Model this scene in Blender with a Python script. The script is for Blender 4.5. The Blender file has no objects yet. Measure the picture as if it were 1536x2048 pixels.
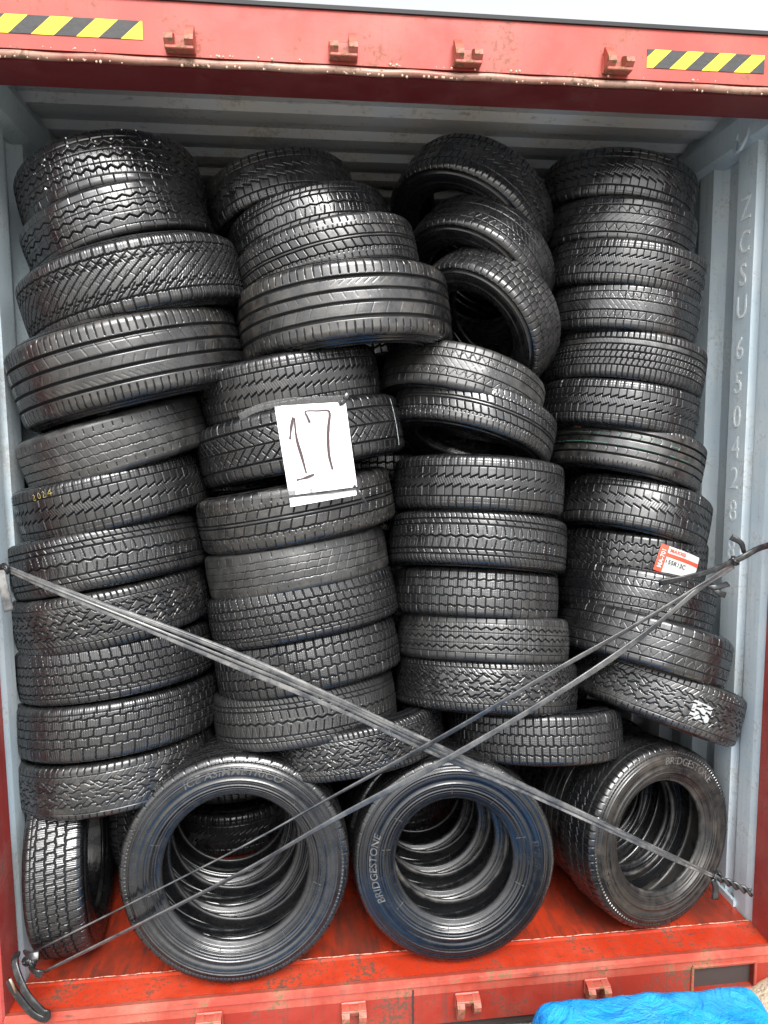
import bpy, math, random
import numpy as np
from mathutils import Matrix, Vector
random.seed(7); rng = np.random.default_rng(11)
S = bpy.context.scene
COL = S.collection
R = math.radians

# ------------------------------------------------------------------ camera
CAM = np.array((-0.2849, -1.9246, 1.6239))
CR = np.array((0.99398, -0.109265, -0.008029))
CU = np.array((0.019087, 0.100542, 0.99475))
CF = np.array((0.107884, 0.988915, -0.102022))
FPX = 1390.13
cd = bpy.data.cameras.new('camera'); cam = bpy.data.objects.new('camera', cd); COL.objects.link(cam)
cd.sensor_fit = 'HORIZONTAL'; cd.sensor_width = 36; cd.lens = 36 * FPX / 1536
cd.clip_start = 0.02; cd.clip_end = 3000
M = Matrix.Identity(4)
for i in range(3):
    M[i][0] = CR[i]; M[i][1] = CU[i]; M[i][2] = -CF[i]; M[i][3] = CAM[i]
cam.matrix_world = M
S.camera = cam

# ------------------------------------------------------------------ light
SUN_EL, SUN_AZ = 46, 190          # overcast: a wide soft sun behind the viewer
w = bpy.data.worlds.new('World'); S.world = w; w.use_nodes = True
nt = w.node_tree; nt.nodes.clear()
sky = nt.nodes.new('ShaderNodeTexSky'); sky.sky_type = 'NISHITA'; sky.sun_disc = False
sky.sun_elevation = R(SUN_EL); sky.sun_rotation = R(SUN_AZ); sky.dust_density = 3; sky.air_density = 1.0
hs = nt.nodes.new('ShaderNodeHueSaturation'); hs.inputs['Saturation'].default_value = .12
bg = nt.nodes.new('ShaderNodeBackground'); bg.inputs['Strength'].default_value = .135
wo = nt.nodes.new('ShaderNodeOutputWorld')
nt.links.new(sky.outputs[0], hs.inputs['Color']); nt.links.new(hs.outputs[0], bg.inputs[0]); nt.links.new(bg.outputs[0], wo.inputs[0])
sd = bpy.data.lights.new('sun', 'SUN'); sd.energy = 2.3; sd.angle = R(30); sd.color = (1, .98, .95)
so = bpy.data.objects.new('sun', sd); COL.objects.link(so)
az, el = R(SUN_AZ), R(SUN_EL)     # sun stands towards -y (behind the viewer), a little to the left
so.rotation_euler = Vector((-math.sin(az) * -math.cos(el) * -1, math.cos(az) * math.cos(el), math.sin(el))).to_track_quat('Z', 'Y').to_euler()
S.view_settings.view_transform = 'Standard'; S.view_settings.look = 'None'
S.view_settings.exposure = 1.42; S.view_settings.gamma = 1
S.cycles.max_bounces = 6; S.cycles.use_denoising = True
S.cycles.sample_clamp_indirect = 6

# ------------------------------------------------------------------ helpers
def at(px, py, Y):                 # the point on the plane y = Y seen at photo pixel (px, py)
    d = CF + CR * ((px - 768) / FPX) - CU * ((py - 1024) / FPX)
    return CAM + d * ((Y - CAM[1]) / d[1])
def atx(px, py, X):
    d = CF + CR * ((px - 768) / FPX) - CU * ((py - 1024) / FPX)
    return CAM + d * ((X - CAM[0]) / d[0])

def mesh_np(name, V, F, mat, parent=None, smooth=False):
    me = bpy.data.meshes.new(name)
    V = np.asarray(V, np.float32); 
    if isinstance(F, np.ndarray):
        n, k = F.shape
        me.vertices.add(len(V)); me.vertices.foreach_set('co', V.ravel())
        me.loops.add(n * k); me.loops.foreach_set('vertex_index', F.astype(np.int32).ravel())
        me.polygons.add(n); me.polygons.foreach_set('loop_start', np.arange(n, dtype=np.int32) * k)
        me.polygons.foreach_set('loop_total', np.full(n, k, np.int32))
        me.update(calc_edges=True)
    else:
        me.from_pydata([tuple(map(float, v)) for v in V], [], F); me.update()
    if smooth: me.polygons.foreach_set('use_smooth', np.ones(len(me.polygons), bool))
    me.materials.append(mat)
    o = bpy.data.objects.new(name, me); COL.objects.link(o)
    if parent: o.parent = parent
    return o

def grid_faces(nu, nv, wrap_u=False, wrap_v=False):
    I = np.arange(nu if wrap_u else nu - 1); J = np.arange(nv if wrap_v else nv - 1)
    i, j = np.meshgrid(I, J, indexing='ij'); i = i.ravel(); j = j.ravel()
    i2 = (i + 1) % nu; j2 = (j + 1) % nv
    return np.stack([i * nv + j, i2 * nv + j, i2 * nv + j2, i * nv + j2], 1)

class MB:                          # gathers pieces that make up ONE part
    def __init__(s): s.V = []; s.F = []
    def add(s, V, F):
        b = len(s.V); s.V += [tuple(map(float, v)) for v in V]; s.F += [tuple(int(i) + b for i in f) for f in F]; return s
    def box(s, a, b, ch=0.0):
        x0, y0, z0 = a; x1, y1, z1 = b
        if ch <= 0:
            V = [(x0,y0,z0),(x1,y0,z0),(x1,y1,z0),(x0,y1,z0),(x0,y0,z1),(x1,y0,z1),(x1,y1,z1),(x0,y1,z1)]
            return s.add(V, [(0,3,2,1),(4,5,6,7),(0,1,5,4),(1,2,6,5),(2,3,7,6),(3,0,4,7)])
        V = []; c = ch                                  # chamfered box: hull of 24 points
        import bmesh
        bm = bmesh.new()
        for X in (0, 1):
            for Y in (0, 1):
                for Z in (0, 1):
                    x = (x0, x1)[X]; y = (y0, y1)[Y]; z = (z0, z1)[Z]
                    dx = c if X == 0 else -c; dy = c if Y == 0 else -c; dz = c if Z == 0 else -c
                    for p in ((x, y + dy, z + dz), (x + dx, y, z + dz), (x + dx, y + dy, z)): bm.verts.new(p)
        bmesh.ops.convex_hull(bm, input=bm.verts[:])
        bm.verts.index_update()
        s.add([v.co[:] for v in bm.verts], [[v.index for v in f.verts] for f in bm.faces]); bm.free(); return s
    def extrude(s, prof, x0, x1, axis='x'):            # closed profile swept along x (y,z) or y (x,z)
        n = len(prof)
        if axis == 'x': V = [(x0, a, b) for a, b in prof] + [(x1, a, b) for a, b in prof]
        elif axis == 'y': V = [(a, x0, b) for a, b in prof] + [(a, x1, b) for a, b in prof]
        else: V = [(a, b, x0) for a, b in prof] + [(a, b, x1) for a, b in prof]
        F = [(i, (i + 1) % n, (i + 1) % n + n, i + n) for i in range(n)] + [tuple(range(n))[::-1], tuple(range(n, 2 * n))]
        return s.add(V, F)
    def sweep(s, pts, wd, th, tw=0.0, up=(0, -1, 0), nseg=10, square=False):
        pts = [np.array(p, float) for p in pts]; n = len(pts); b = []
        for i, p in enumerate(pts):
            t = pts[min(i + 1, n - 1)] - pts[max(i - 1, 0)]; t /= (np.linalg.norm(t) + 1e-9)
            a = np.cross(t, up); 
            if np.linalg.norm(a) < 1e-3: a = np.cross(t, (0.3, 0, 1))
            a /= np.linalg.norm(a); c = np.cross(a, t)
            ang = tw * i if not callable(tw) else tw(i / (n - 1))
            W = wd(i / (n - 1)) if callable(wd) else wd; T = th(i / (n - 1)) if callable(th) else th
            for k in range(nseg):
                q = 2 * math.pi * k / nseg
                cx, sy = math.cos(q), math.sin(q)
                if square: cx = math.copysign(abs(cx) ** .5, cx); sy = math.copysign(abs(sy) ** .5, sy)
                u = cx * W / 2; v = sy * T / 2
                b.append(p + a * (u * math.cos(ang) - v * math.sin(ang)) + c * (u * math.sin(ang) + v * math.cos(ang)))
        F = [(i*nseg+k, i*nseg+(k+1)%nseg, (i+1)*nseg+(k+1)%nseg, (i+1)*nseg+k) for i in range(n-1) for k in range(nseg)]
        F += [tuple(range(nseg))[::-1], tuple(range((n-1)*nseg, n*nseg))]
        return s.add(b, F)
    def build(s, name, mat, parent=None, smooth=False):
        o = mesh_np(name, s.V, s.F, mat, parent, smooth)
        import bmesh
        bm = bmesh.new(); bm.from_mesh(o.data); bmesh.ops.recalc_face_normals(bm, faces=bm.faces[:]); bm.to_mesh(o.data); bm.free()
        return o

def spline(pts, n=10):
    P = [np.array(p, float) for p in pts]; P = [2 * P[0] - P[1]] + P + [2 * P[-1] - P[-2]]; out = []
    for i in range(1, len(P) - 2):
        for k in range(n):
            t = k / n; a, b, c, d = P[i-1:i+3]
            out.append(.5 * (2*b + (c-a)*t + (2*a-5*b+4*c-d)*t*t + (3*b-a-3*c+d)*t**3))
    out.append(P[-2]); return out

def empty(name, loc, label=None, cat=None, group=None):
    o = bpy.data.objects.new(name, None); COL.objects.link(o); o.location = loc; o.empty_display_size = .05
    tag(o, label, cat, group); return o
def tag(o, label=None, cat=None, group=None, kind=None):
    if label: o['label'] = label
    if cat: o['category'] = cat
    if group: o['group'] = group
    if kind: o['kind'] = kind
    return o

def text_mesh(s, size, depth=0.0, squash=1.0, bold=0):
    c = bpy.data.curves.new('text', 'FONT'); c.body = s; c.size = size; c.align_x = 'CENTER'; c.align_y = 'CENTER'
    c.extrude = depth; c.resolution_u = 3; c.offset = bold * size
    o = bpy.data.objects.new('text', c); COL.objects.link(o)
    me = bpy.data.meshes.new_from_object(o.evaluated_get(bpy.context.evaluated_depsgraph_get()))
    bpy.data.objects.remove(o); bpy.data.curves.remove(c)
    V = np.array([v.co[:] for v in me.vertices]) if len(me.vertices) else np.zeros((0, 3))
    F = [list(p.vertices) for p in me.polygons]; bpy.data.meshes.remove(me)
    V[:, 0] *= squash
    return V, F

# ------------------------------------------------------------------ materials
class NT:
    def __init__(s, name):
        s.m = bpy.data.materials.new(name); s.m.use_nodes = True; s.t = s.m.node_tree; s.N = s.t.nodes
        s.b = s.N['Principled BSDF']; s.tc = s.N.new('ShaderNodeTexCoord')
    def link(s, a, b): s.t.links.new(a, b)
    def _in(s, sock, v):
        if hasattr(v, 'is_output') or isinstance(v, bpy.types.NodeSocket): s.link(v, sock)
        elif v is not None: sock.default_value = v
    def rnd(s): 
        n = s.N.new('ShaderNodeObjectInfo'); return n.outputs['Random']
    def coord(s, scale=(1, 1, 1), rand=False, which='Object'):
        mp = s.N.new('ShaderNodeMapping'); s.link(s.tc.outputs[which], mp.inputs[0]); mp.inputs['Scale'].default_value = scale
        if rand:
            v = s.N.new('ShaderNodeVectorMath'); v.operation = 'SCALE'; v.inputs[0].default_value = (13, 7, 5); s.link(s.rnd(), v.inputs['Scale']); s.link(v.outputs[0], mp.inputs['Location'])
        return mp.outputs[0]
    def noise(s, scale, co=None, detail=4, rough=.55, dist=0):
        n = s.N.new('ShaderNodeTexNoise'); n.inputs['Scale'].default_value = scale; n.inputs['Detail'].default_value = detail
        n.inputs['Roughness'].default_value = rough; n.inputs['Distortion'].default_value = dist
        s.link(co if co is not None else s.tc.outputs['Object'], n.inputs['Vector']); return n.outputs['Fac']
    def voro(s, scale, co=None):
        n = s.N.new('ShaderNodeTexVoronoi'); n.inputs['Scale'].default_value = scale
        s.link(co if co is not None else s.tc.outputs['Object'], n.inputs['Vector']); return n.outputs['Distance']
    def ramp(s, v, stops, interp='LINEAR'):
        n = s.N.new('ShaderNodeValToRGB'); s.link(v, n.inputs[0]); r = n.color_ramp; r.interpolation = interp
        while len(r.elements) < len(stops): r.elements.new(.5)
        for e, (p, c) in zip(r.elements, stops):
            e.position = p; e.color = (c, c, c, 1) if isinstance(c, (int, float)) else (*c, 1)
        return n.outputs[0]
    def mix(s, f, a, b, mode='MIX'):
        n = s.N.new('ShaderNodeMix'); n.data_type = 'RGBA'; n.blend_type = mode
        s._in(n.inputs[0], f)
        for k, v in ((6, a), (7, b)):
            if isinstance(v, tuple): n.inputs[k].default_value = (*v, 1)
            else: s.link(v, n.inputs[k])
        return n.outputs[2]
    def math(s, op, a, b=None, c=None):
        n = s.N.new('ShaderNodeMath'); n.operation = op
        s._in(n.inputs[0], a)
        if b is not None: s._in(n.inputs[1], b)
        if c is not None: s._in(n.inputs[2], c)
        return n.outputs[0]
    def sep(s, which='Object'):
        n = s.N.new('ShaderNodeSeparateXYZ'); s.link(s.tc.outputs[which], n.inputs[0]); return n.outputs
    def bump(s, h, strength=.3, dist=.002, prev=None):
        n = s.N.new('ShaderNodeBump'); n.inputs['Strength'].default_value = strength; n.inputs['Distance'].default_value = dist
        s.link(h, n.inputs['Height'])
        if prev is not None: s.link(prev, n.inputs['Normal'])
        return n.outputs[0]
    def out(s, color=None, rough=None, normal=None, spec=None, coat=None, metal=None):
        b = s.b
        if isinstance(color, tuple): b.inputs['Base Color'].default_value = (*color, 1)
        elif color is not None: s.link(color, b.inputs['Base Color'])
        s._in(b.inputs['Roughness'], rough)
        if normal is not None: s.link(normal, b.inputs['Normal'])
        s._in(b.inputs['Specular IOR Level'], spec); s._in(b.inputs['Coat Weight'], coat); s._in(b.inputs['Metallic'], metal)
        return s.m

def mat_rubber(name, base, dust, wet_lo, wet_hi, dust_amt=.45, spec=.5):
    n = NT(name); co = n.coord(rand=True)
    big = n.noise(5, co, 7, .68, .6); mid = n.noise(26, co, 5, .65); fine = n.noise(420, co, 2, .5)
    d = n.ramp(n.math('MULTIPLY', big, mid), [(.20, 0.0), (.50, dust_amt)])
    d = n.math('MULTIPLY', d, n.math('ADD', n.math('MULTIPLY', n.math('POWER', n.rnd(), 2.0), 1.9), .2))
    col = n.mix(d, base, dust)
    ro = n.ramp(n.math('ADD', n.math('MULTIPLY', mid, .6), n.math('MULTIPLY', big, .4)), [(.40, wet_lo), (.60, wet_hi)])
    ro = n.mix(1.0, ro, n.mix(n.rnd(), (0.0, 0.0, 0.0), (.07, .07, .07)), 'ADD')
    drop = n.ramp(n.voro(190, co), [(.08, 1.0), (.22, 0.0)])
    dm = n.math('MULTIPLY', drop, n.ramp(mid, [(.5, 0.0), (.62, 1.0)]))
    ro = n.mix(dm, ro, (.08, .08, .08))
    h = n.math('ADD', n.math('MULTIPLY', fine, .25), n.math('MULTIPLY', dm, .8))
    nm = n.bump(h, .18, .0012); nm = n.bump(n.noise(45, co, 3), .12, .003, nm)
    return n.out(col, ro, nm, spec)
M_TREAD = mat_rubber('tread_rubber', (.0055, .0058, .0065), (.055, .050, .044), .17, .32, .4, 1.0)
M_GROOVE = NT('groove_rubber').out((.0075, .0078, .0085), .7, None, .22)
M_SIDE = mat_rubber('sidewall_rubber', (.0055, .006, .007), (.035, .032, .029), .12, .30, .30, .7)
M_BEAD = mat_rubber('bead_rubber', (.009, .009, .010), (.10, .095, .088), .20, .42, .5, .35)
M_LETTER_LIT = mat_rubber('letter_rubber_lit', (.05, .05, .05), (.16, .15, .13), .30, .5, .5)  # light caught by raised letters and lines painted in as paler rubber

def mat_paint(name, base, pale, rust, rust_amt=.5, rough=(.25, .5), streak=True, dirt=(.05, .04, .035), dirt_amt=.6, pale_rng=(.45, .7)):
    n = NT(name); co = n.coord()
    fade = n.noise(3.0, co, 5, .6); sp = n.noise(75, co, 6, .7); st = n.noise(9, n.coord((6, 6, .35)), 4, .6)
    c = n.mix(n.ramp(fade, [(pale_rng[0], 0.0), (pale_rng[1], .8)]), base, pale)
    if streak: c = n.mix(n.ramp(st, [(.52, 0.0), (.68, dirt_amt)]), c, n.mix(.5, c, dirt))
    c = n.mix(n.ramp(n.noise(70, n.coord((.25, 1, 1)), 4, .6), [(.60, 0.0), (.72, dirt_amt)]), c, dirt)
    rm = n.ramp(n.math('MULTIPLY', sp, n.noise(6, co, 4, .6)), [(.305, 0.0), (.345, rust_amt)])
    c = n.mix(rm, c, rust)
    ro = n.ramp(n.noise(12, co, 4, .6), [(.4, rough[0]), (.65, rough[1])])
    ro = n.mix(rm, ro, (.8, .8, .8))
    nm = n.bump(sp, .25, .0015); nm = n.bump(n.noise(4, co, 2), .3, .01, nm)
    return n.out(c, ro, nm, .36)
M_HEAD = mat_paint('header_paint', (.32, .045, .034), (.42, .11, .085), (.16, .07, .045), .8, (.5, .65), dirt_amt=.5)
M_POST = mat_paint('post_paint', (.28, .035, .03), (.40, .10, .085), (.14, .07, .05), .6, (.3, .55))
M_SILL = mat_paint('sill_paint', (.31, .024, .008), (.42, .055, .025), (.08, .04, .025), .95, (.22, .5), dirt_amt=.7)
M_SILLF = mat_paint('sill_face_paint', (.22, .017, .009), (.30, .045, .028), (.08, .045, .03), .9, (.45, .65), dirt_amt=.85)
M_KEEP = mat_paint('keeper_paint', (.30, .045, .028), (.42, .14, .10), (.16, .09, .045), 1.0, (.35, .6))
M_LIP = mat_paint('lip_paint', (.20, .065, .045), (.29, .19, .14), (.12, .07, .045), 1.0, (.3, .6), pale_rng=(.35, .55))
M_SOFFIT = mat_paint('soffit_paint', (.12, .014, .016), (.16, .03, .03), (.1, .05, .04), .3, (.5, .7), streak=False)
M_WALL = mat_paint('wall_paint', (.46, .55, .60), (.60, .65, .66), (.24, .19, .15), .30, (.3, .5), dirt=(.2, .2, .19), dirt_amt=.35)
M_ROOF = mat_paint('roof_paint', (.52, .55, .60), (.60, .55, .47), (.16, .12, .1), .3, (.4, .6), streak=False, dirt=(.15, .14, .13))
M_GASKET = NT('gasket_rubber').out((.02, .02, .022), .5)
M_DARK = NT('dark_steel_and_shade').out((.03, .02, .018), .8)

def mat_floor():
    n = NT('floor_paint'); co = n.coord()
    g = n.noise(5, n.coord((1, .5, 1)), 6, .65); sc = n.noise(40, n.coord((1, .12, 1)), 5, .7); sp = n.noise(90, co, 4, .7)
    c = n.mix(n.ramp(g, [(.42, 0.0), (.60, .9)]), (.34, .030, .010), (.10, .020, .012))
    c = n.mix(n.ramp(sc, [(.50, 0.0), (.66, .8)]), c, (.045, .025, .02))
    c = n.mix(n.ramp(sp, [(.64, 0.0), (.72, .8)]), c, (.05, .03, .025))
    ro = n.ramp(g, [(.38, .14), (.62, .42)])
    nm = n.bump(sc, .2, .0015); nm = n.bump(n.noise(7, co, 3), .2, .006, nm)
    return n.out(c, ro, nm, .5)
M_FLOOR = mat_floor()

# ------------------------------------------------------------------ ground
def build_ground():
    n = NT('wet_sandy_ground'); co = n.coord()
    c = n.mix(n.ramp(n.noise(2.5, co, 6, .6), [(.35, 0.0), (.65, 1.0)]), (.50, .42, .29), (.62, .54, .40))
    c = n.mix(n.ramp(n.noise(130, co, 3, .7), [(.55, 0.0), (.66, .8)]), c, (.13, .10, .07))
    c = n.mix(n.ramp(n.voro(60, co), [(.10, .7), (.22, 0.0)]), c, (.55, .48, .38))
    nm = n.bump(n.noise(45, co, 6, .7), .9, .012)
    P_ = n.sep()
    hp = n.math('ADD', n.math('ADD', n.math('POWER', n.math('SUBTRACT', P_[0], 1.36), 2.0), n.math('MULTIPLY', n.math('POWER', n.math('ADD', P_[1], .15), 2.0), 2.0)), n.math('MULTIPLY', n.noise(3, co, 4), .8))
    c = n.mix(n.ramp(hp, [(.75, 0.0), (1.0, 1.0)]), c, n.mix(n.noise(9, co, 6, .7), (.22, .21, .185), (.31, .29, .255)))
    m = n.out(c, .6, nm, .4)
    xs = np.concatenate([np.linspace(-900, -6, 14), np.linspace(-5, 5, 200), np.linspace(6, 900, 14)])
    ys = np.concatenate([np.linspace(-900, -6, 14), np.linspace(-5, 1.5, 150), np.linspace(2, 900, 20)])
    X, Y = np.meshgrid(xs, ys, indexing='ij')
    Z = np.full_like(X, -.20)
    near = np.exp(-((X - 1.30) / .25) ** 2 - ((Y + .09) / .14) ** 2)
    Z += .24 * near
    r = np.random.default_rng(3)
    amp = (np.abs(X) < 5) & (np.abs(Y) < 5)
    for k in range(14):
        f = r.uniform(4, 40); a = r.uniform(0, 6.28); ph = r.uniform(0, 6.28)
        Z += amp * (.05 / f) * (1 + 4 * near) * np.sin(f * (X * math.cos(a) + Y * math.sin(a)) + ph)
    Z = np.where((np.abs(X) < 1.24) & (Y > .03) & (Y < 12.2), np.minimum(Z, -.19), Z)
    V = np.stack([X, Y, Z], -1).reshape(-1, 3)
    o = mesh_np('ground', V, grid_faces(len(xs), len(ys)), m, smooth=True); tag(o, kind='structure')
build_ground()

# ------------------------------------------------------------------ container
CW, HB, HT, LEN = 1.17, 2.572, 2.732, 9.0
def build_container():
    C = empty('shipping_container', (0, 0, -.15), 'open red steel shipping container with grey ribbed inside, packed with tyres', 'container')
    C.location = (0, 0, 0)
    # floor and sill
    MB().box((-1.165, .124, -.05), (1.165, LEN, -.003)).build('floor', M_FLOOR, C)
    fl = MB(); fl.extrude([(.130, -.05), (.130, -.001), (.118, .0035), (.110, -.0005), (.03, -.004), (.022, -.05)], -CW, CW)
    fl.build('threshold_plate', M_SILL, C)
    wl = []
    for i in range(81):
        x = -CW + 2 * CW * i / 80; wl.append((x, .1235 + .0012 * math.sin(i * 1.7), .0035))
    n = NT('bare_joint_line'); k = n.noise(60, n.coord((1, 1, 1)), 4, .7)
    mjoint = n.out(n.mix(n.ramp(k, [(.46, 0.0), (.56, 1.0)]), (.48, .24, .17), (.20, .03, .015)), .4)
    MB().sweep(wl, .004, .002, nseg=6, up=(0, 0, 1)).build('joint_seam', mjoint, C)
    MB().extrude([(.022, -.05), (.022, -.002), (.004, .003), (-.008, -.002), (-.010, -.014), (.000, -.022), (.0, -.05)], -CW, CW).build('sill_edge', M_KEEP, C)
    sf = MB(); z0, z1 = -.15, -.022
    px0, px1 = 0.90, 1.105                              # pocket opening in the sill face
    sf.box((-CW, .001, z0), (px0, .02, z1)); sf.box((px1, .001, z0), (CW, .02, z1))
    sf.box((px0, .001, z1 - .022), (px1, .02, z1)); sf.box((px0, .001, z0), (px1, .02, z0 + .022))
    sf.build('sill_face', M_SILLF, C)
    fr = MB()
    q = [(px0 - .004, z0 + .018), (px1 + .004, z0 + .018), (px1 + .004, z1 - .018), (px0 - .004, z1 - .018)]
    for i in range(4):
        a, b = q[i], q[(i + 1) % 4]; fr.sweep([(a[0], -.001, a[1]), (b[0], -.001, b[1])], .010, .010, nseg=8)
    fr.build('pocket_rim', M_KEEP, C)
    MB().box((px0 - .01, .021, z0), (px1 + .01, .20, z1)).build('pocket_shade_block', M_DARK, C)  # solid block; the shade inside the pocket is put into its dark colour
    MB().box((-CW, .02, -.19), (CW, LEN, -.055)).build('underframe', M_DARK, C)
    # weld seam on the sill face
    wx = at(826, 2010, 0)[0]
    MB().sweep([(wx + .001 * math.sin(i * 2.1), .0, -.03 - .118 * i / 12) for i in range(13)], .006, .004, nseg=6).build('weld_seam', M_DARK, C)
    # header
    MB().extrude([(.0, 2.602), (.0, HT), (.13, 2.74), (.13, 2.705), (.012, 2.705), (.012, 2.602)], -CW - .05, CW + .05).build('header_face', M_HEAD, C)
    xs = np.linspace(-CW - .05, CW + .05, 160); lip = []
    for x in xs:
        lip.append((x, -.004 + .0015 * math.sin(x * 19) * math.sin(x * 7), 2.585 + .0012 * math.sin(x * 31 + 1)))
    MB().sweep(lip, .019, .016, nseg=12).build('header_lip', M_LIP, C, True)
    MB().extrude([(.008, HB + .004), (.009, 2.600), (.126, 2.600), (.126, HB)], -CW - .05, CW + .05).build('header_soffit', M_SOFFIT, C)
    MB().extrude([(-.006, HT + .001), (-.008, HT + .010), (.02, HT + .014), (.03, HT + .001)], -CW - .05, CW + .05).build('header_gasket', M_GASKET, C)
    # rust beads and water drops hanging from the lip: nobody could count them
    dn = NT('rusty_water_bead').out((.45, .30, .22), .15)
    d = MB()
    def blob(mb, c, r, n=6):
        V = [(c[0], c[1], c[2] + r)]
        for a in range(1, 4):
            t = math.pi * a / 4
            for k in range(n): V.append((c[0] + r * math.sin(t) * math.cos(2 * math.pi * k / n), c[1] + r * math.sin(t) * math.sin(2 * math.pi * k / n), c[2] + r * math.cos(t)))
        V.append((c[0], c[1], c[2] - r)); F = [(0, 1 + k, 1 + (k + 1) % n) for k in range(n)]
        for a in range(2): F += [(1 + a*n + k, 1 + (a+1)*n + k, 1 + (a+1)*n + (k+1) % n, 1 + a*n + (k+1) % n) for k in range(n)]
        F += [(1 + 2*n + k, len(V) - 1, 1 + 2*n + (k+1) % n) for k in range(n)]
        mb.add(V, F)
    r = random.Random(5)
    for i in range(150):
        x = r.uniform(-CW, CW); z = r.choice((2.577, 2.578, 2.600)) + r.uniform(-.002, .002)
        blob(d, (x, -.013 if z > 2.59 else -.008, z), r.uniform(.0015, .0042))
    o = d.build('rust_bead', dn, C, True); o['kind'] = 'stuff'
    # posts
    for s in (-1, 1):
        x0, x1 = sorted((s * CW, s * (CW + .085)))
        MB().box((x0, -.002, -.02), (x1, .118, 2.80), .006).build('corner_post', M_POST, C)
        x0, x1 = sorted((s * (CW - .0), s * (CW + .10)))
        MB().box((x0, -.006, -.19), (x1, .16, -.024), .008).build('corner_casting', M_SILLF, C)
    # side walls: trapezoid corrugation along y
    for s in (-1, 1):
        xi = CW + .004
        pr = [(.118, xi), (.150, xi - .004), (.215, xi - .004), (.225, xi + .012), (.245, xi + .012), (.262, xi - .006), (.360, xi - .006), (.390, xi + .030)]
        y = .390
        while y < LEN - .4:
            y += .075; pr.append((y, xi + .030)); y += .045; pr.append((y, xi - .004)); y += .085; pr.append((y, xi - .004)); y += .045; pr.append((y, xi + .030))
        pr.append((LEN, xi + .03))
        poly = [(s * x, y) for y, x in pr] + [(s * (x + .006), y) for y, x in pr[::-1]]
        m = MB(); n = len(pr); V = []
        for z in (-.02, 2.70):
            V += [(a, b, z) for a, b in poly]
        F = []; N = 2 * n
        for i in range(N): F.append((i, (i + 1) % N, (i + 1) % N + N, i + N))
        for i in range(n - 1):
            F.append((i, i + 1, N - 2 - i, N - 1 - i)); F.append((N + i, N + i + 1, 2 * N - 2 - i, 2 * N - 1 - i))
        m.add(V, F).build('side_wall', M_WALL, C)
        # top rail running back, with a sloping gusset look
        m = MB(); xa = s * (CW + .02)
        m.extrude([(xa, 2.56), (xa - s * .045, 2.585), (xa - s * .055, 2.66), (xa - s * .02, 2.735), (xa + s * .04, 2.735), (xa + s * .04, 2.56)], .127, LEN, 'y')
        m.build('top_rail', M_WALL, C)
        MB().box((min(s * 1.160, s * 1.172), .20, -.003), (max(s * 1.160, s * 1.172), LEN, .02)).build('bottom_rail', M_WALL, C)
    # roof: corrugation running across
    pr = []; y = .127
    while y < LEN:
        pr += [(y, 2.700), (y + .07, 2.700), (y + .095, 2.722), (y + .165, 2.722)]; y += .19
    prof = pr + [(a, b + .006) for a, b in pr[::-1]]
    m = MB(); n = len(pr); V = [(x, a, b) for x in (-CW - .02, CW + .02) for a, b in prof]; N = 2 * n
    F = [(i, (i + 1) % N, (i + 1) % N + N, i + N) for i in range(N)]
    m.add(V, F).build('roof', M_ROOF, C)
    MB().box((-CW - .03, LEN, -.05), (CW + .03, LEN + .05, 2.72)).build('end_wall', M_WALL, C)
    # door keepers
    def keeper(c, up, ear_side, mat=M_KEEP):
        k = empty('door_keeper', (float(c[0]), -.001, float(c[2]))); k.parent = C
        s = 1 if up else -1
        m = MB(); m.box((-.038, -.008, -.026), (.038, .0, .020), .003)
        m.build('keeper_plate', mat, k)
        m = MB()
        for e in (-1, 1):
            tall = (e == ear_side)
            z0, z1 = (-.026, .037 if tall else .016) if up else (-.044 if tall else -.030, .018)
            xx = e * .025
            prof = [(-.030, -.022), (-.044, -.010), (-.040, .004), (-.016, z1 if up else .014), (-.006, z1 if up else .018), (-.006, -.026)]
            if not up: prof = [(-.006, .018), (-.030, .014), (-.044, .000), (-.042, -.014), (-.030, z0), (-.018, z0), (-.006, -.020)]
            m.extrude(prof, xx - .011, xx + .011)
        m.build('keeper_prong', mat, k)
        m = MB(); m.box((-.036, -.034, .006), (.036, -.008, .014), .002) if not up else m.box((-.036, -.034, -.028), (.036, -.008, -.019), .002)
        m.build('keeper_ledge', mat, k)
        return k
    for px, py, e in ((362, 88, 1), (686, 103, 1), (932, 117, -1), (1230, 131, -1)): keeper(at(px, py, 0), True, e)
    for px, py, e in ((420, 2034, -1), (707, 2013, 1), (933, 1994, -1), (1190, 1966, 1)): keeper(at(px, py, 0), False, e)
    # hazard tape
    def hazard(c0, c1, c2, per, ph, nm):
        a, b, c = at(*c0, -.002), at(*c1, -.002), at(*c2, -.002)
        z0, z1 = c[2], a[2]
        n = NT('hazard_tape'); X = n.sep()
        t = n.math('FRACT', n.math('DIVIDE', n.math('ADD', n.math('SUBTRACT', X[0], n.math('MULTIPLY', X[2], 1.1)), ph), per))
        s = n.math('GREATER_THAN', t, .5)
        grit = n.noise(300, n.coord((.3, 1, 1)), 3, .7); st = n.noise(20, n.coord((1, 1, .15)), 4, .6)
        yel = n.mix(n.ramp(st, [(.55, 0.0), (.66, 1.0)]), (.70, .58, .04), (.55, .32, .04))
        blk = n.mix(grit, (.012, .012, .013), (.07, .07, .07))
        m = n.out(n.mix(s, yel, blk), .6, spec=.25) if False else n.out(n.mix(s, yel, blk), .6, None, .25)
        o = MB().box((a[0], -.0018, z0), (b[0], .0, z1)).build('hazard_tape', m, C); o['label'] = nm
    hazard((-40, 24), (284, 41), (284, 79), .108, .068, 'yellow and black striped tape at left end of header')
    hazard((1295, 98), (1530, 107), (1295, 135), .094, .012, 'yellow and black striped tape at right end of header')
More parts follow.
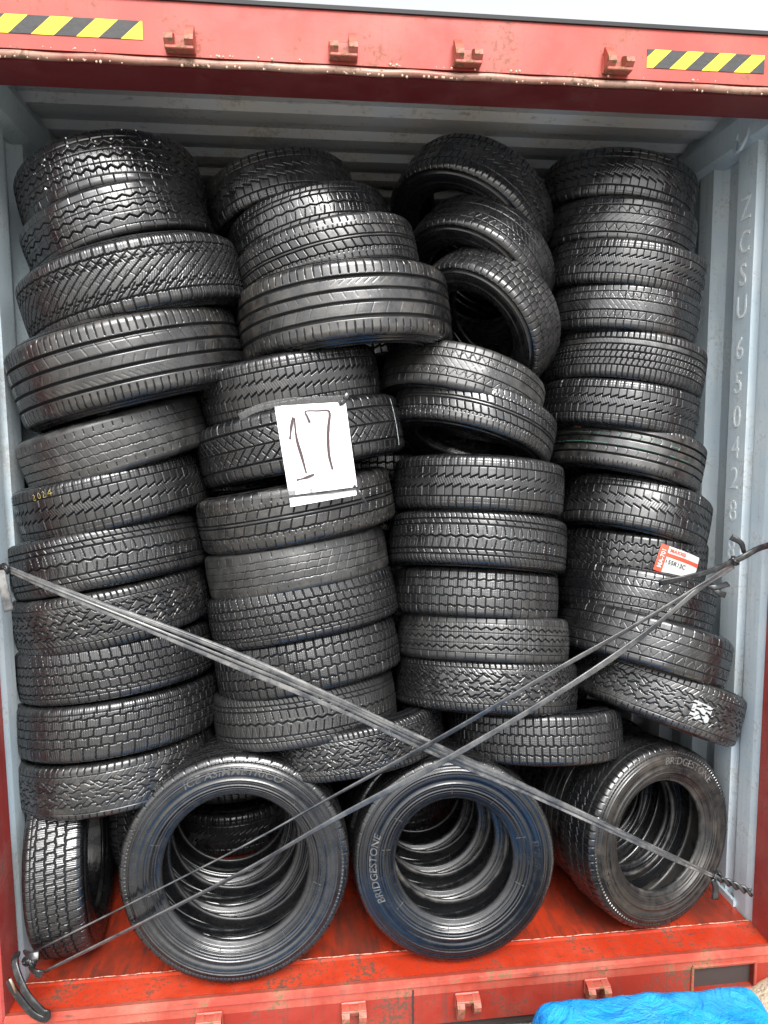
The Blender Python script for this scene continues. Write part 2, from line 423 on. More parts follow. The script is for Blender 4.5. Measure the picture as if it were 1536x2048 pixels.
    # serial stacked down the right wall
    mw = NT('stencil_paint'); k = mw.noise(50, mw.coord(), 4, .7)
    mw = mw.out(mw.mix(mw.ramp(k, [(.40, 0.0), (.6, 1.0)]), (.58, .64, .66), (.76, .79, .79)), .5)
    X0 = CW - .0035
    for ch, px, py in (('Z',1489,420),('C',1487,487),('S',1485,552),('U',1482,617),('6',1477,700),('5',1474,768),('0',1471,836),('4',1467,897),('2',1464,958),('8',1461,1023),('8',1457,1099)):
        p = atx(px, py, X0)
        V, F = text_mesh(ch, .105, .0006, .85)
        W_ = np.stack([np.full(len(V), X0) - V[:, 2], .312 - V[:, 0], p[2] + V[:, 1]], 1); MB().add(W_, F).build('serial_character', mw, C)
    # ring on right wall near the rail
    p = atx(1484, 275, CW - .03)
    m = MB(); pts = [(CW - .03 + .012 * math.sin(t) - .0, p[1] + .03 * math.cos(t), p[2] + .045 * math.sin(t)) for t in np.linspace(0, 2 * math.pi, 20)]
    m.sweep(pts, .012, .012, nseg=8, up=(1, 0, 0)); m.box((CW - .03, p[1] - .02, p[2] + .03), (CW + .01, p[1] + .02, p[2] + .06), .004)
    m.build('lashing_ring', M_WALL, C, True)
    return C
CONT = build_container()

# ------------------------------------------------------------------ tyre designs
EPS = .0008
def g(d, w): return np.clip((w / 2 - np.abs(d)) / EPS + .5, 0, 1)
def tri(a, L): t = (a / L) % 1; return np.abs(t * 4 - 2) - 1
def saw(a, L): return ((a / L) % 1) * 2 - 1
def lat(a, L, w): return g(((a + L / 2) % L) - L / 2, w)
def rng_(s, a, b): return ((s > a - .022) & (s < b + .022)).astype(float)
mx = lambda *k: np.maximum.reduce(k)

def P_zig_winter(a, b, s, h, L):          # two sawtooth grooves, ribs cut by straight laterals, block shoulders
    z = saw(a, L) * .006
    return mx(.0060 * g(b - .22 * h - z, .0042), .0060 * g(b + .20 * h - z, .0042), .005 * g(b - .62 * h, .003), .005 * g(b + .62 * h, .003),
              .0030 * rng_(np.abs(s), .22, .62) * lat(a, L, .0020), .0055 * rng_(np.abs(s), .62, 1.3) * lat(a + L * .5, L, .0032),
              .002 * g(np.abs(b) - .84 * h, .0014), .0016 * rng_(np.abs(s), .63, 1.0) * lat(a, L / 3, .0013), .0012 * rng_(np.abs(s), 0, .2) * lat(a + b * .5, L / 3, .0013))
def P_rib_hex(a, b, s, h, L):             # three scalloped grooves, thin straight lines between
    t = tri(a, L) * .0055
    return mx(*[.0065 * g(b - c * h - t * k, .0046) for c, k in ((-.45, 1), (0, -1), (.45, 1))],
              *[.003 * g(b - c * h, .0016) for c in (-.24, .24, .70, -.70)],
              .002 * rng_(np.abs(s), .05, .7) * lat(a + L * .25, L / 2, .0014), .004 * rng_(np.abs(s), .72, 1.2) * lat(a, L, .0018))
def P_wide_winter(a, b, s, h, L):         # V shaped diagonal cuts and small blocks
    ab = np.abs(b)
    return mx(.006 * rng_(np.abs(s), 0, .66) * lat(a - ab * 1.3 * np.sign(b) * 1.0, L, .0034), .005 * rng_(np.abs(s), .30, .70) * lat(a + ab * .9, L, .0026),
              .006 * g(ab - (.44 + .04 * np.sign(tri(a, L))) * h, .0034), .006 * g(ab - .68 * h + tri(a, L) * .0015, .0034), .006 * rng_(np.abs(s), .68, 1.25) * lat(a + .3 * L, L, .0036),
              .0016 * rng_(np.abs(s), .7, 1.05) * lat(a, L / 4, .0013), .0014 * rng_(np.abs(s), 0, .66) * lat(a + ab * .4, L / 5, .0013), .003 * g(b - .1 * h * tri(a, L), .002))
def P_premium(a, b, s, h, L):             # four straight drainage grooves, slotted shoulders
    return mx(*[.0075 * g(b - c * h, .0062) for c in (-.60, -.22, .16, .54)], .005 * rng_(s, -1.25, -.72) * lat(a - .004 * s, L * .72, .0024),
              .005 * rng_(s, .66, 1.25) * lat(a + .004 * s, L * .72, .0024), .002 * rng_(s, .22, .48) * lat(a + b * .5, L * 1.3, .0016),
              .0016 * rng_(s, -.55, -.40) * lat(a + b * 1.4, L * .7, .0016), .0016 * rng_(s, -.16, .0) * lat(a - b * .5, L, .0016),
              .0016 * g(b - .46 * h, .0013))
def P_sickle(a, b, s, h, L):              # wavy middle groove, curved sipes, thin straight lines
    t = tri(a, L * 1.2) * .003
    cu = (np.abs(b) / h) ** 2 * .012
    return mx(.006 * g(b - t, .0040), .0055 * g(b - .50 * h, .0032), .0055 * g(b + .50 * h, .0032), .005 * g(np.abs(b) - .72 * h, .0026),
              .004 * rng_(np.abs(s), .14, .46) * lat(a + cu * 2.2, L, .0024), .0018 * rng_(np.abs(s), .1, .4) * lat(a + L * .5 - cu, L, .0014),
              .004 * rng_(np.abs(s), .55, .66) * lat(a + b * .6, L, .0030), .0035 * rng_(np.abs(s), .76, 1.2) * lat(a + b * .3, L * .6, .0018))
def P_diamond(a, b, s, h, L):             # stepped zigzags enclosing diamonds
    st = np.clip(saw(a, L) * 3, -1, 1) * .004
    return mx(*[.0055 * g(b - c * h - st * k, .0034) for c, k in ((-.42, 1), (-.12, -1), (.16, 1), (.46, -1))],
              .004 * rng_(np.abs(s), .05, .55) * lat(a + b * 1.1 * np.sign(tri(a, 2 * L)), L, .0026), .002 * rng_(np.abs(s), .5, .72) * lat(a + b * .9, L / 2, .0020),
              .003 * g(np.abs(b) - .74 * h, .0016), .0045 * rng_(np.abs(s), .80, 1.25) * lat(a + b * .15, L * .55, .0028))
def P_brick(a, b, s, h, L):               # wavy grooves with staggered cross cuts, brick like
    t = np.sign(tri(a, L)) * .0014
    o = mx(*[.0060 * g(b - c * h - t, .0036) for c in (-.62, -.24, .14, .50)], .0035 * g(b + .80 * h, .0022))
    for i, (c0, c1) in enumerate(((-.62, -.24), (-.24, .14), (.14, .50), (.50, 1.25), (-.80, -.62))):
        o = np.maximum(o, .0055 * rng_(s, c0, c1) * lat(a + L * .37 * i + b * .15, L, .0030))
    return mx(o, .0058 * rng_(s, -1.3, -.80) * lat(a, L, .0030), .0014 * lat(a, L / 5, .0013) * rng_(np.abs(s), 0, 1))
def P_block(a, b, s, h, L):               # rounded hexagonal blocks
    o = 0 * a
    for i, c in enumerate((-.62, -.21, .21, .62)):
        o = np.maximum(o, .006 * g(b - c * h - tri(a + L * .5 * (i % 2), L) * .0026, .0036))
    for i, (c0, c1) in enumerate(((-.62, -.21), (-.21, .21), (.21, .62))):
        o = np.maximum(o, .006 * rng_(s, c0, c1) * lat(a + L * .5 * (i % 2) + L * .25, L, .0030))
    return mx(o, .006 * rng_(np.abs(s), .62, 1.3) * lat(a + L * .25, L, .0040), .0016 * lat(a, L / 4, .0013) * ((np.abs(b * 1000) % 5) > 2.2) * rng_(np.abs(s), 0, 1.05))
def P_rib_cut(a, b, s, h, L):             # twin centre grooves, slanted cuts, smooth notched shoulders
    return mx(.006 * g(b - .07 * h, .0036), .006 * g(b + .07 * h, .0036), .0065 * g(np.abs(b) - .48 * h - np.sign(tri(a, L)) * .0007, .0030),
              .005 * rng_(np.abs(s), .15, .46) * lat(a + b * .35, L, .0030), .003 * rng_(np.abs(s), .52, .60) * lat(a, L / 2, .0024),
              .004 * rng_(np.abs(s), .74, 1.15) * lat(a + b * .1, L * .8, .0024))
def P_tri_sipe(a, b, s, h, L):            # worn smooth ribs with thin triangle sipes
    return mx(*[.005 * g(b - c * h, .0024) for c in (-.66, -.24, .24, .66)], .0026 * rng_(np.abs(s), .26, .62) * g(b * np.sign(b) - .45 * h - tri(a, L) * .010, .0018),
              .0024 * rng_(np.abs(s), .26, .62) * lat(a + L * .25, L, .0016), .0016 * rng_(np.abs(s), .05, .2) * lat(a + b, L * .8, .0016),
              .003 * rng_(np.abs(s), .74, 1.22) * lat(a, L, .0022))
def P_lug_hex(a, b, s, h, L):             # wide hexagon lugs
    o = 0 * a
    for i, c in enumerate((-.58, -.20, .20, .58)):
        o = np.maximum(o, .006 * g(b - c * h - np.clip(tri(a + L * .5 * (i % 2), L) * 1.6, -1, 1) * .0045, .0040))
    return mx(o, .006 * rng_(np.abs(s), .66, 1.25) * lat(a + .0 * L, L, .0050), .0025 * rng_(np.abs(s), 0, .6) * lat(a + L * .5, L, .0016))
def P_straight(a, b, s, h, L):            # straight ribs with thin chevrons
    ab = np.abs(b)
    return mx(*[.0070 * g(b - c * h, .0050) for c in (-.56, -.19, .19, .56)], .002 * rng_(np.abs(s), .22, .52) * lat(a + ((ab / h - .37) ** 2) * .3, L * 1.1, .0018),
              .003 * rng_(np.abs(s), .86, 1.2) * lat(a, L * .5, .0018))
def P_arrow(a, b, s, h, L):               # arrow shaped winter cuts and round dimples
    ab = np.abs(b)
    return mx(.006 * g(b - .62 * h, .004), .006 * g(b + .62 * h, .004), .005 * g(b, .0022), .005 * rng_(np.abs(s), .08, .56) * lat(a + ab * 1.0, L, .0032),
              .004 * rng_(np.abs(s), .28, .46) * lat(a - ab * .8, L, .0026), .005 * rng_(np.abs(s), .72, 1.2) * lat(a, L, .0030),
              .0009 * rng_(np.abs(s), .05, 1.0) * (np.sin(a * 900) * np.sin(b * 900) > .45))
def P_fine(a, b, s, h, L):                # nearly worn out: fine shallow lines
    t = tri(a, L) * .0012
    return mx(*[.0026 * g(b - c * h - t, .0022) for c in (-.55, -.2, .15, .5)], .0018 * rng_(np.abs(s), 0, .55) * lat(a + b * .4, L, .0016),
              .0024 * rng_(np.abs(s), .70, .85) * lat(a, L, .0020))
def P_small_block(a, b, s, h, L):         # rows of small square blocks
    o = mx(*[.006 * g(b - c * h, .0034) for c in (-.58, -.26, .06, .38, .66)])
    for i, (c0, c1) in enumerate(((-.58, -.26), (-.26, .06), (.06, .38))):
        o = np.maximum(o, .006 * rng_(s, c0, c1) * lat(a + L * .33 * i - b * .3, L * .8, .0036))
    return mx(o, .006 * rng_(s, .66, 1.3) * lat(a, L * .8, .004), .006 * rng_(s, -1.3, -.58) * lat(a, L * .8, .004), .0014 * lat(a, L / 5, .0013))

DESIGN = {  # function, blocks around
 'zig_winter': (P_zig_winter, 62), 'rib_hex': (P_rib_hex, 46), 'wide_winter': (P_wide_winter, 58), 'premium': (P_premium, 66), 'sickle': (P_sickle, 60),
 'diamond': (P_diamond, 54), 'brick': (P_brick, 58), 'block': (P_block, 62), 'rib_cut': (P_rib_cut, 58), 'tri_sipe': (P_tri_sipe, 54),
 'lug_hex': (P_lug_hex, 52), 'straight': (P_straight, 50), 'arrow': (P_arrow, 60), 'fine': (P_fine, 60), 'small_block': (P_small_block, 68)}

CACHE = {}; USE = {}
NU, NVT = 1152, 104
def side_profile(Rr, hw, rb):              # (z, r) from the shoulder round the bead into the liner, one side
    H = Rr - rb
    K = [(1.085, Rr - .0195), (1.12, Rr - .028), (1.165, Rr - .30 * H), (1.18, Rr - .45 * H), (1.15, Rr - .62 * H), (1.07, Rr - .78 * H), (1.00, Rr - .84 * H),
         (.985, Rr - .875 * H), (.95, Rr - .89 * H), (.90, Rr - .955 * H)]
    P = [(z * hw, r) for z, r in K]
    return P
def bead_profile(Rr, hw, rb):
    H = Rr - rb
    return [(.90 * hw, Rr - .955 * H), (.87 * hw, rb + .002), (.80 * hw, rb - .001), (.73 * hw, rb + .001), (.70 * hw, rb + .007), (.74 * hw, rb + .013)]
def liner_profile(Rr, hw, rb):
    H = Rr - rb
    return [(.74 * hw, rb + .013), (.86 * hw, rb + .22 * H), (1.02 * hw, rb + .40 * H), (1.06 * hw, rb + .55 * H), (.98 * hw, Rr - .045), (.86 * hw, Rr - .024), (.6 * hw, Rr - .020), (0, Rr - .019)]
def lathe(prof, n):
    t = np.linspace(0, 2 * np.pi, n, endpoint=False); p = np.array(prof)
    V = np.stack([np.cos(t)[:, None] * p[None, :, 1], np.sin(t)[:, None] * p[None, :, 1], np.broadcast_to(p[None, :, 0], (n, len(p)))], -1)
    return V.reshape(-1, 3), grid_faces(n, len(p), wrap_u=True)

def get_meshes(design, D=.58, tw=.148, rim=.60, var=0):
    key = (design, D, tw, rim, var)
    if key in CACHE: return CACHE[key]
    Rr, hw, rb = D / 2, tw / 2, D / 2 * rim
    fn, N = DESIGN[design]; N = round(N * (1.12, .95, 1.26)[var % 3])
    Lc = math.pi * D; L = Lc / N
    u = np.arange(NU) / NU; v = np.linspace(-1.2, 1.2, NVT)
    A, Vv = np.meshgrid(u * Lc, v, indexing='ij')
    rg = np.random.default_rng(sum(map(ord, design)) + 31 * var)
    Vw = Vv * (1 + (0, .10, -.08)[var % 3] * np.sin(2.4 * Vv + var)); Vw = -Vw if var % 2 else Vw
    dep = fn(A, Vw * hw, Vw, hw, L)
    wear = sum(np.sin(2 * np.pi * (k * u[:, None] + rg.uniform()) + v[None, :] * rg.uniform(-4, 4)) for k in (1, 2, 5, 9, 17)) / 5
    dep = dep * np.clip((1.0, .82, .92)[var % 3] + .45 * wear, .35, 1.15)
    s = np.abs(v); flat = s < .84; al = np.clip((s - .84) / .36, 0, 1) * 1.30; rs = .0215
    zz = np.where(flat, s * hw, .84 * hw + rs * np.sin(al)) * np.sign(v)
    rr = Rr - .0035 * np.minimum(s, .84) ** 2 - rs * (1 - np.cos(al))
    nz = np.where(flat, 0, np.sin(al)) * np.sign(v); nr = np.where(flat, 1, np.cos(al))
    edge = np.clip((1.2 - s) / .30, 0, 1) ** .8
    wob = sum(.00035 * np.sin(2 * np.pi * (k * u[:, None] + rg.uniform()) + v[None, :] * rg.uniform(-3, 3)) for k in (3, 7, 13, 29))
    dd = dep * edge[None, :] + wob * edge[None, :]
    Z = zz[None] - dd * nz[None]; Q = rr[None] - dd * nr[None]
    th = u[:, None] * 2 * np.pi
    V = np.stack([np.cos(th) * Q, np.sin(th) * Q, Z + 0 * th], -1).reshape(-1, 3)
    gf = grid_faces(NU, NVT, wrap_u=True)
    tread = mesh_np('tread', V, gf, M_TREAD)
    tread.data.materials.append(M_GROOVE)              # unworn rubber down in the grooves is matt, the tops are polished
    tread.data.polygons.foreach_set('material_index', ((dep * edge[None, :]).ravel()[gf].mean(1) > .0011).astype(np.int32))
    # carcass
    zend = zz[-1]; rend = rr[-1]
    sp = side_profile(Rr, hw, rb); sp[0] = (zend, rend); sp = [tuple(p) for p in spline(sp, 12)]
    H = Rr - rb
    out = []
    for z, r in sp:                                    # moulded rings
        f = (Rr - r) / H; e = 0; big_ = 2.3 if D > .6 else 1.2
        for c, w_, a in ((.16, .02, .0009), (.21, .012, -.0007), (.30, .02, .0012), (.36, .012, .0008), (.52, .05, -.0014), (.60, .015, .0014), (.66, .012, .0008), (.735, .02, .0016), (.79, .012, -.0012)):
            e += big_ * a * math.exp(-((f - c) / w_) ** 2)
        out.append((z + e, r))
    li = [tuple(p) for p in spline(liner_profile(Rr, hw, rb), 4)]
    nb = 144
    VV, FF = [], []; base = 0
    for sg in (1, -1):
        for prof in (out, li):
            a, f = lathe([(sg * z, r) for z, r in prof], nb)
            if sg < 0: f = f[:, ::-1]
            VV.append(a); FF.append(f + base); base += len(a)
    body = mesh_np('car_tyre', np.concatenate(VV), np.concatenate(FF), M_SIDE, smooth=True)
    bp = [tuple(p) for p in spline(bead_profile(Rr, hw, rb), 4)]
    beads = []
    for sg in (1, -1):
        a, f = lathe([(sg * z, r) for z, r in bp], 96)
        beads.append(mesh_np('bead', a, f if sg > 0 else f[:, ::-1], M_BEAD, smooth=True).data)
    tm, bmh = tread.data, body.data
    for o in [x for x in COL.objects if x.data in (tm, bmh, *beads)]: bpy.data.objects.remove(o)
    CACHE[key] = (bmh, tm, beads, dict(R=Rr, hw=hw, rb=rb, prof=out)); return CACHE[key]

def rot(roll, pitch):  # degrees: roll > 0 lowers the right end, pitch > 0 shows the top face
    return Matrix.Rotation(R(roll), 4, 'Y') @ Matrix.Rotation(R(pitch), 4, 'X')

def tyre(design, loc, D, tw, mat4, label, group, spin=None, D0=.58, tw0=.148, rim=.60):
    USE[design] = USE.get(design, -1) + 1
    bm_, tm_, beads, info = get_meshes(design, D0, tw0, rim, USE[design] % 3)
    o = bpy.data.objects.new('car_tyre', bm_); COL.objects.link(o)
    sp = random.uniform(0, 2 * math.pi) if spin is None else spin
    sx, sz = D / D0, tw / tw0
    o.matrix_world = Matrix.Translation(Vector(loc)) @ mat4 @ Matrix.Rotation(sp, 4, 'Z') @ Matrix.Diagonal((sx, sx, sz, 1))
    tag(o, label, 'tyre', group)
    for nm, me in (('tread', tm_), ('bead', beads[0]), ('bead', beads[1])):
        c = bpy.data.objects.new(nm, me); COL.objects.link(c); c.parent = o
    o['_s'] = (sx, sz)
    return o, info

STACK = {'1': 'leftmost stack', '2': 'second stack from left', '3': 'third stack from left', '4': 'rightmost stack'}
ORD = ['', 'topmost', 'second', 'third', 'fourth', 'fifth', 'sixth', 'seventh', 'eighth', 'ninth', 'tenth', 'eleventh', 'twelfth']
ROWS = [
('1.1',-0.876,0.460,2.376,0.571,0.150,-15.1,-7.1,'rib_hex','tyre speckled with white ice grains, topmost of the leftmost stack'),
('1.2',-0.854,0.420,2.255,0.572,0.130,-18.5,0.7,'rib_hex','tyre with scalloped grooves, just under the ice speckled tyre in leftmost stack'),
('1.3',-0.800,0.375,2.068,0.674,0.176,-15.6,1.7,'wide_winter','wide winter tyre with slanting cuts, third from top of leftmost stack'),
('1.4',-0.824,0.375,1.849,0.705,0.205,-13.9,1.9,'premium','widest tyre of the leftmost stack, four straight grooves and slotted shoulders'),
('1.5',-0.879,0.375,1.624,0.583,0.142,-16.3,3.9,'fine','dusty worn tyre under the widest tyre of the leftmost stack'),
('1.6',-0.898,0.375,1.454,0.580,0.144,-12.4,0.7,'zig_winter','winter tyre with yellow chalk date on its left edge, in leftmost stack'),
('1.7',-0.919,0.375,1.262,0.594,0.149,-10.5,-6.4,'sickle','glossy tyre with curved sickle cuts, in leftmost stack behind the strap end'),
('1.8',-0.918,0.375,1.100,0.597,0.148,-9.0,-3.1,'diamond','diamond patterned tyre crossed by the strap, eighth from top of leftmost stack'),
('1.9',-0.912,0.375,0.925,0.600,0.143,-6.6,-7.9,'brick','brick patterned tyre, ninth from top of leftmost stack, upper of two alike'),
('1.10',-0.911,0.375,0.753,0.629,0.145,-5.0,-8.3,'brick','brick patterned tyre, tenth from top of leftmost stack, lower of two alike'),
('1.11',-0.921,0.375,0.585,0.622,0.142,-5.3,-6.6,'diamond','diamond patterned tyre at the bottom of the leftmost stack'),
('2.1',-0.359,0.600,2.412,0.533,0.140,-13.1,-9.6,'zig_winter','shaded winter tyre set back at top of second stack from left'),
('2.2',-0.256,0.500,2.288,0.549,0.126,-14.2,-6.8,'sickle','shaded narrow tyre with wavy groove, second from top of second stack from left'),
('2.3',-0.206,0.375,2.174,0.576,0.125,-13.2,-1.7,'rib_cut','worn tyre with slanted rib cuts resting on widest tyre of second stack'),
('2.4',-0.155,0.375,1.997,0.680,0.200,-6.3,-3.9,'premium','widest tyre of second stack from left, muddy straight grooved tread'),
('2.5',-0.335,0.375,1.796,0.577,0.148,-10.5,1.1,'zig_winter','winter tyre with sawtooth grooves directly above the white number sheet'),
('2.6',-0.303,0.375,1.621,0.663,0.160,-10.9,-2.9,'arrow','winter tyre with arrow cuts, partly behind the white number sheet'),
('2.7',-0.323,0.375,1.403,0.639,0.152,-9.9,-2.1,'rib_cut','worn ribbed tyre at the lower edge of the white number sheet'),
('2.8',-0.323,0.375,1.229,0.595,0.130,-9.3,-6.0,'fine','grey nearly bald tyre, eighth from top of second stack from left'),
('2.9',-0.307,0.375,1.080,0.622,0.146,-9.8,-9.1,'brick','brick patterned tyre below the nearly bald tyre of second stack'),
('2.10',-0.295,0.375,0.908,0.614,0.148,-9.3,-11.3,'block','block patterned winter tyre crossed by straps in second stack from left'),
('2.11',-0.306,0.375,0.738,0.611,0.150,-6.2,-12.3,'sickle','scuffed tyre with curved cuts near the bottom of second stack from left'),
('2.12',-0.151,0.360,0.632,0.623,0.130,-7.2,-11.7,'diamond','lowest tyre of second stack, diamond tread lying left of the strap crossing'),
('3.4',0.236,0.425,1.778,0.556,0.132,17.5,-11.5,'tri_sipe','smooth worn tyre under the three tumbled tyres of third stack'),
('3.5',0.266,0.415,1.660,0.574,0.130,18.0,-13.0,'rib_cut','tilted ribbed tyre with dark open underside, middle of third stack from left'),
('3.6',0.284,0.375,1.458,0.572,0.146,4.4,-7.9,'zig_winter','pale lit winter tyre with sawtooth grooves, in middle of third stack from left'),
('3.7',0.282,0.375,1.269,0.598,0.150,5.6,-12.1,'sickle','glossy tyre with curved sickle cuts, in third stack from left'),
('3.8',0.281,0.375,1.097,0.552,0.133,5.2,-12.9,'block','grey block patterned tyre in lower half of third stack from left'),
('3.9',0.303,0.375,0.944,0.584,0.128,4.7,-14.9,'rib_hex','tyre with scalloped grooves above the straps in third stack from left'),
('3.10',0.315,0.375,0.784,0.623,0.145,5.3,-16.2,'diamond','diamond patterned tyre just above the strap crossing, in third stack from left'),
('3.11',0.487,0.360,0.616,0.596,0.140,1.7,-15.1,'block','lowest tyre of third stack, block tread and open top'),
('4.1',0.830,0.560,2.465,0.531,0.140,10.1,-0.6,'zig_winter','shaded winter tyre at top of rightmost stack'),
('4.2',0.829,0.530,2.318,0.514,0.130,8.8,0.3,'tri_sipe','smooth shaded tyre, second from top of rightmost stack'),
('4.3',0.825,0.480,2.171,0.534,0.128,9.4,1.0,'zig_winter','winter tyre with zigzag grooves, third from top of rightmost stack'),
('4.4',0.819,0.480,2.025,0.520,0.132,8.5,-2.2,'tri_sipe','smooth brownish worn tyre, fourth from top of rightmost stack'),
('4.5',0.840,0.480,1.860,0.536,0.142,10.5,-4.5,'small_block','tyre with rows of small square blocks, in upper half of rightmost stack'),
('4.6',0.817,0.480,1.708,0.545,0.135,9.9,-4.0,'zig_winter','winter tyre with zigzag groove, sixth from top of rightmost stack'),
('4.7',0.850,0.480,1.549,0.536,0.144,15.3,-7.3,'straight','tyre with straight ribs and faint green lines in rightmost stack'),
('4.8',0.887,0.480,1.340,0.522,0.155,16.7,-12.1,'zig_winter','winter tyre above the one with the red and white sticker'),
('4.9',0.892,0.480,1.200,0.503,0.134,8.6,-5.0,'lug_hex','hexagon lugged tyre bearing a red and white paper sticker'),
('4.10',0.883,0.440,1.050,0.539,0.144,14.1,-11.4,'tri_sipe','tyre with triangle sipes directly below the stickered tyre, right end of strap'),
('4.11',0.878,0.375,0.900,0.592,0.144,18.4,-11.4,'tri_sipe','tyre with triangle sipes, second lowest of rightmost stack'),
('4.12',0.928,0.375,0.719,0.600,0.150,22.3,-9.8,'diamond','lowest tyre of rightmost stack, sloping, with a white paint patch'),
]
T = {}
for (k, x, y, z, D, tw, ro, pi_, des, lab) in ROWS:
    big = tw > .17
    # the spin is remembered so that marks can be set at an angle of our choosing
    T[k] = tyre(des, (x, y, z), D, tw, rot(ro, pi_), lab, 'tyres lying in the ' + STACK[k[0]], D0=.66 if big else .58, tw0=.18 if big else .148, rim=.62 if big else .60)

# three tumbled tyres at the top of the third stack
def tumbled(px, py, Y, D, tw, ro, pi_, des, lab):
    p = at(px, py, Y)
    return tyre(des, p, D, tw, rot(ro, pi_), lab, 'tyres lying in the third stack from left')
T['3.1'] = tumbled(940, 442, .56, .565, .150, 33, -22, 'zig_winter', 'tumbled winter tyre tilted up at top of third stack, highest of three')
T['3.2'] = tumbled(955, 548, .50, .52, .140, 38, -24, 'tri_sipe', 'smooth tumbled tyre between two tilted winter tyres at top of third stack')
T['3.3'] = tumbled(966, 650, .45, .52, .145, 50, -28, 'block', 'steeply tilted block tread tyre with dark hole facing out, third stack top')

# standing tyres on the floor
def stand(loc, D, tw, yaw, lean, des, lab, group, rim=.62, D0=.66, tw0=.18, spin=0, tilt=0):
    m = Matrix.Rotation(R(yaw), 4, 'Z') @ Matrix.Rotation(R(tilt), 4, 'Y') @ Matrix.Rotation(R(90 - lean), 4, 'X')
    return tyre(des, loc, D, tw, m, lab, group, spin=spin, D0=D0, tw0=tw0, rim=rim)
GA = 'tyres standing in rows on the container floor'
def row(front_px, faceY, D, tw, yaw, lean, designs, labels, n, shift, rim=.62, dD=()):
    c = at(*front_px, faceY); dirv = np.array((math.sin(R(-yaw)) * 1.0, math.cos(R(yaw)), 0)); res = []
    for i in range(n):
        Di = D + (dD[i] if i < len(dD) else 0)
        off = dirv * (tw * .59 + i * tw * 1.05)
        zc = Di / 2 * math.cos(R(lean)) + tw * .5 * math.sin(R(lean)) - .004
        p = (c[0] + off[0] + shift * i, c[1] + off[1] + .0, zc)
        res.append(stand(p, Di, tw, yaw, lean - i * 1.0, designs[i % len(designs)], labels[i], GA, rim, spin=0 if i == 0 else random.uniform(0, 6)))
    return res
A = row((470, 1736), .055, .685, .155, 0, 7, ['wide_winter', 'zig_winter', 'rib_cut'],
        ['large standing tyre with pale shoulder in front, foremost on the left of the floor', 'second standing tyre in the row behind the large front left tyre',
         'third standing tyre inside the row at floor left'], 3, -.03, dD=(0, -.03, -.07), rim=.635)
B = row((911, 1712), .065, .635, .135, -3, 7, ['tri_sipe', 'rib_cut', 'zig_winter', 'block'],
        ['standing tyre with blue sheen and wet patches, foremost at centre of the floor', 'second standing tyre in the row behind the central front tyre',
         'third standing tyre inside the central row on the floor', 'fourth and smallest standing tyre inside the central row on the floor'], 4, -.022, dD=(0, -.02, -.05, -.07), rim=.585)
Cc = row((1332, 1660), .13, .605, .155, 17, 5, ['zig_winter', 'premium', 'rib_cut'],
        ['brown dusty standing tyre turned aside, foremost at right of the floor', 'second standing tyre in the turned row at right of the floor',
         'third standing tyre inside the turned row at floor right'], 3, .015, dD=(0, -.02, -.02), rim=.60)
stand((-.46, .86, .278), .57, .155, -48, 6, 'diamond', 'turned standing tyre seen through the hole of the large front left tyre', GA, rim=.6, D0=.58, tw0=.148, spin=2.1)
LFT = stand((-1.072, .330, .292), .590, .146, 97, 2, 'brick', 'standing tyre showing its tread to the viewer in the lower left corner', GA, rim=.6, D0=.58, tw0=.148, spin=1.1)
stand((-.84, .66, .285), .58, .15, 78, 4, 'zig_winter', 'shaded standing tyre behind the lower left corner tyre', GA, rim=.6, D0=.58, tw0=.148, spin=.4)

# second rank, glimpsed in the gaps
BK = [(-.02, .98, 2.36, 6, -4, 'dark tyre below the ceiling between second and third stacks, in the rear rank'),
      (-.66, .98, 2.33, -8, 0, 'dark tyre below the ceiling between leftmost and second stacks, in the rear rank'),
      (.56, .98, 2.30, 8, 0, 'dark tyre in rear rank between third and rightmost stacks'),
      (-.58, .92, 1.72, -12, -16, 'rear rank tyre glimpsed under the widest tyre of the leftmost stack'),
      (.03, .92, 1.86, -10, -14, 'rear rank tyre glimpsed under the widest tyre of second stack'),
      (.34, .98, 1.90, 20, 0, 'rear rank tyre seen through hole of the steeply tilted tyre'),
      (.34, .98, 1.72, 6, 0, 'rear rank tyre low behind hole of the steeply tilted tyre'),
      (0.0, .95, 1.50, 0, 0, 'rear rank tyre in gap right of the number sheet tyre'),
      (-.6, .95, 1.50, 0, 0, 'rear rank tyre in gap between first two stacks at mid height'),
      (.0, .95, 1.30, 0, 0, 'rear rank tyre in gap between the two middle stacks, lower'),
      (.6, .95, 1.30, 0, 0, 'rear rank tyre in gap left of the rightmost stack at mid height'),
      (-.05, .95, .62, 0, 0, 'rear rank tyre lying low behind the strap crossing'),
      (-.62, .95, .11, 0, 0, 'rear rank tyre lying flat on the floor behind the large front left tyre'),
      (-.60, .97, .28, -4, -8, 'rear rank tyre seen through hole of the large front left tyre'),
      (-.66, 1.00, .45, 3, -4, 'rear rank tyre above the one seen through the front left hole'),
      (.03, .96, .28, 6, -8, 'rear rank tyre seen through hole of the central front tyre'),
      (.06, .94, .45, -5, -6, 'rear rank tyre above the one seen through the central hole'),
      (.63, 1.02, .11, 0, 0, 'rear rank tyre lying flat on the floor behind the turned right row'),
      (.66, 1.00, .28, 5, -5, 'rear rank tyre in the dark between central and right rows'),
      (.04, .94, .11, 0, 0, 'rear rank tyre lying flat on the floor behind the central row'),
      (.62, .95, .62, 0, 0, 'rear rank tyre lying low behind lowest tyre of third stack')]
for i, (x, y, z, ro, pi_, lab) in enumerate(BK):
    tyre(['zig_winter', 'block', 'diamond'][i % 3], (x, y, z), .585, .15, rot(ro, pi_), lab, 'tyres of the rear rank')

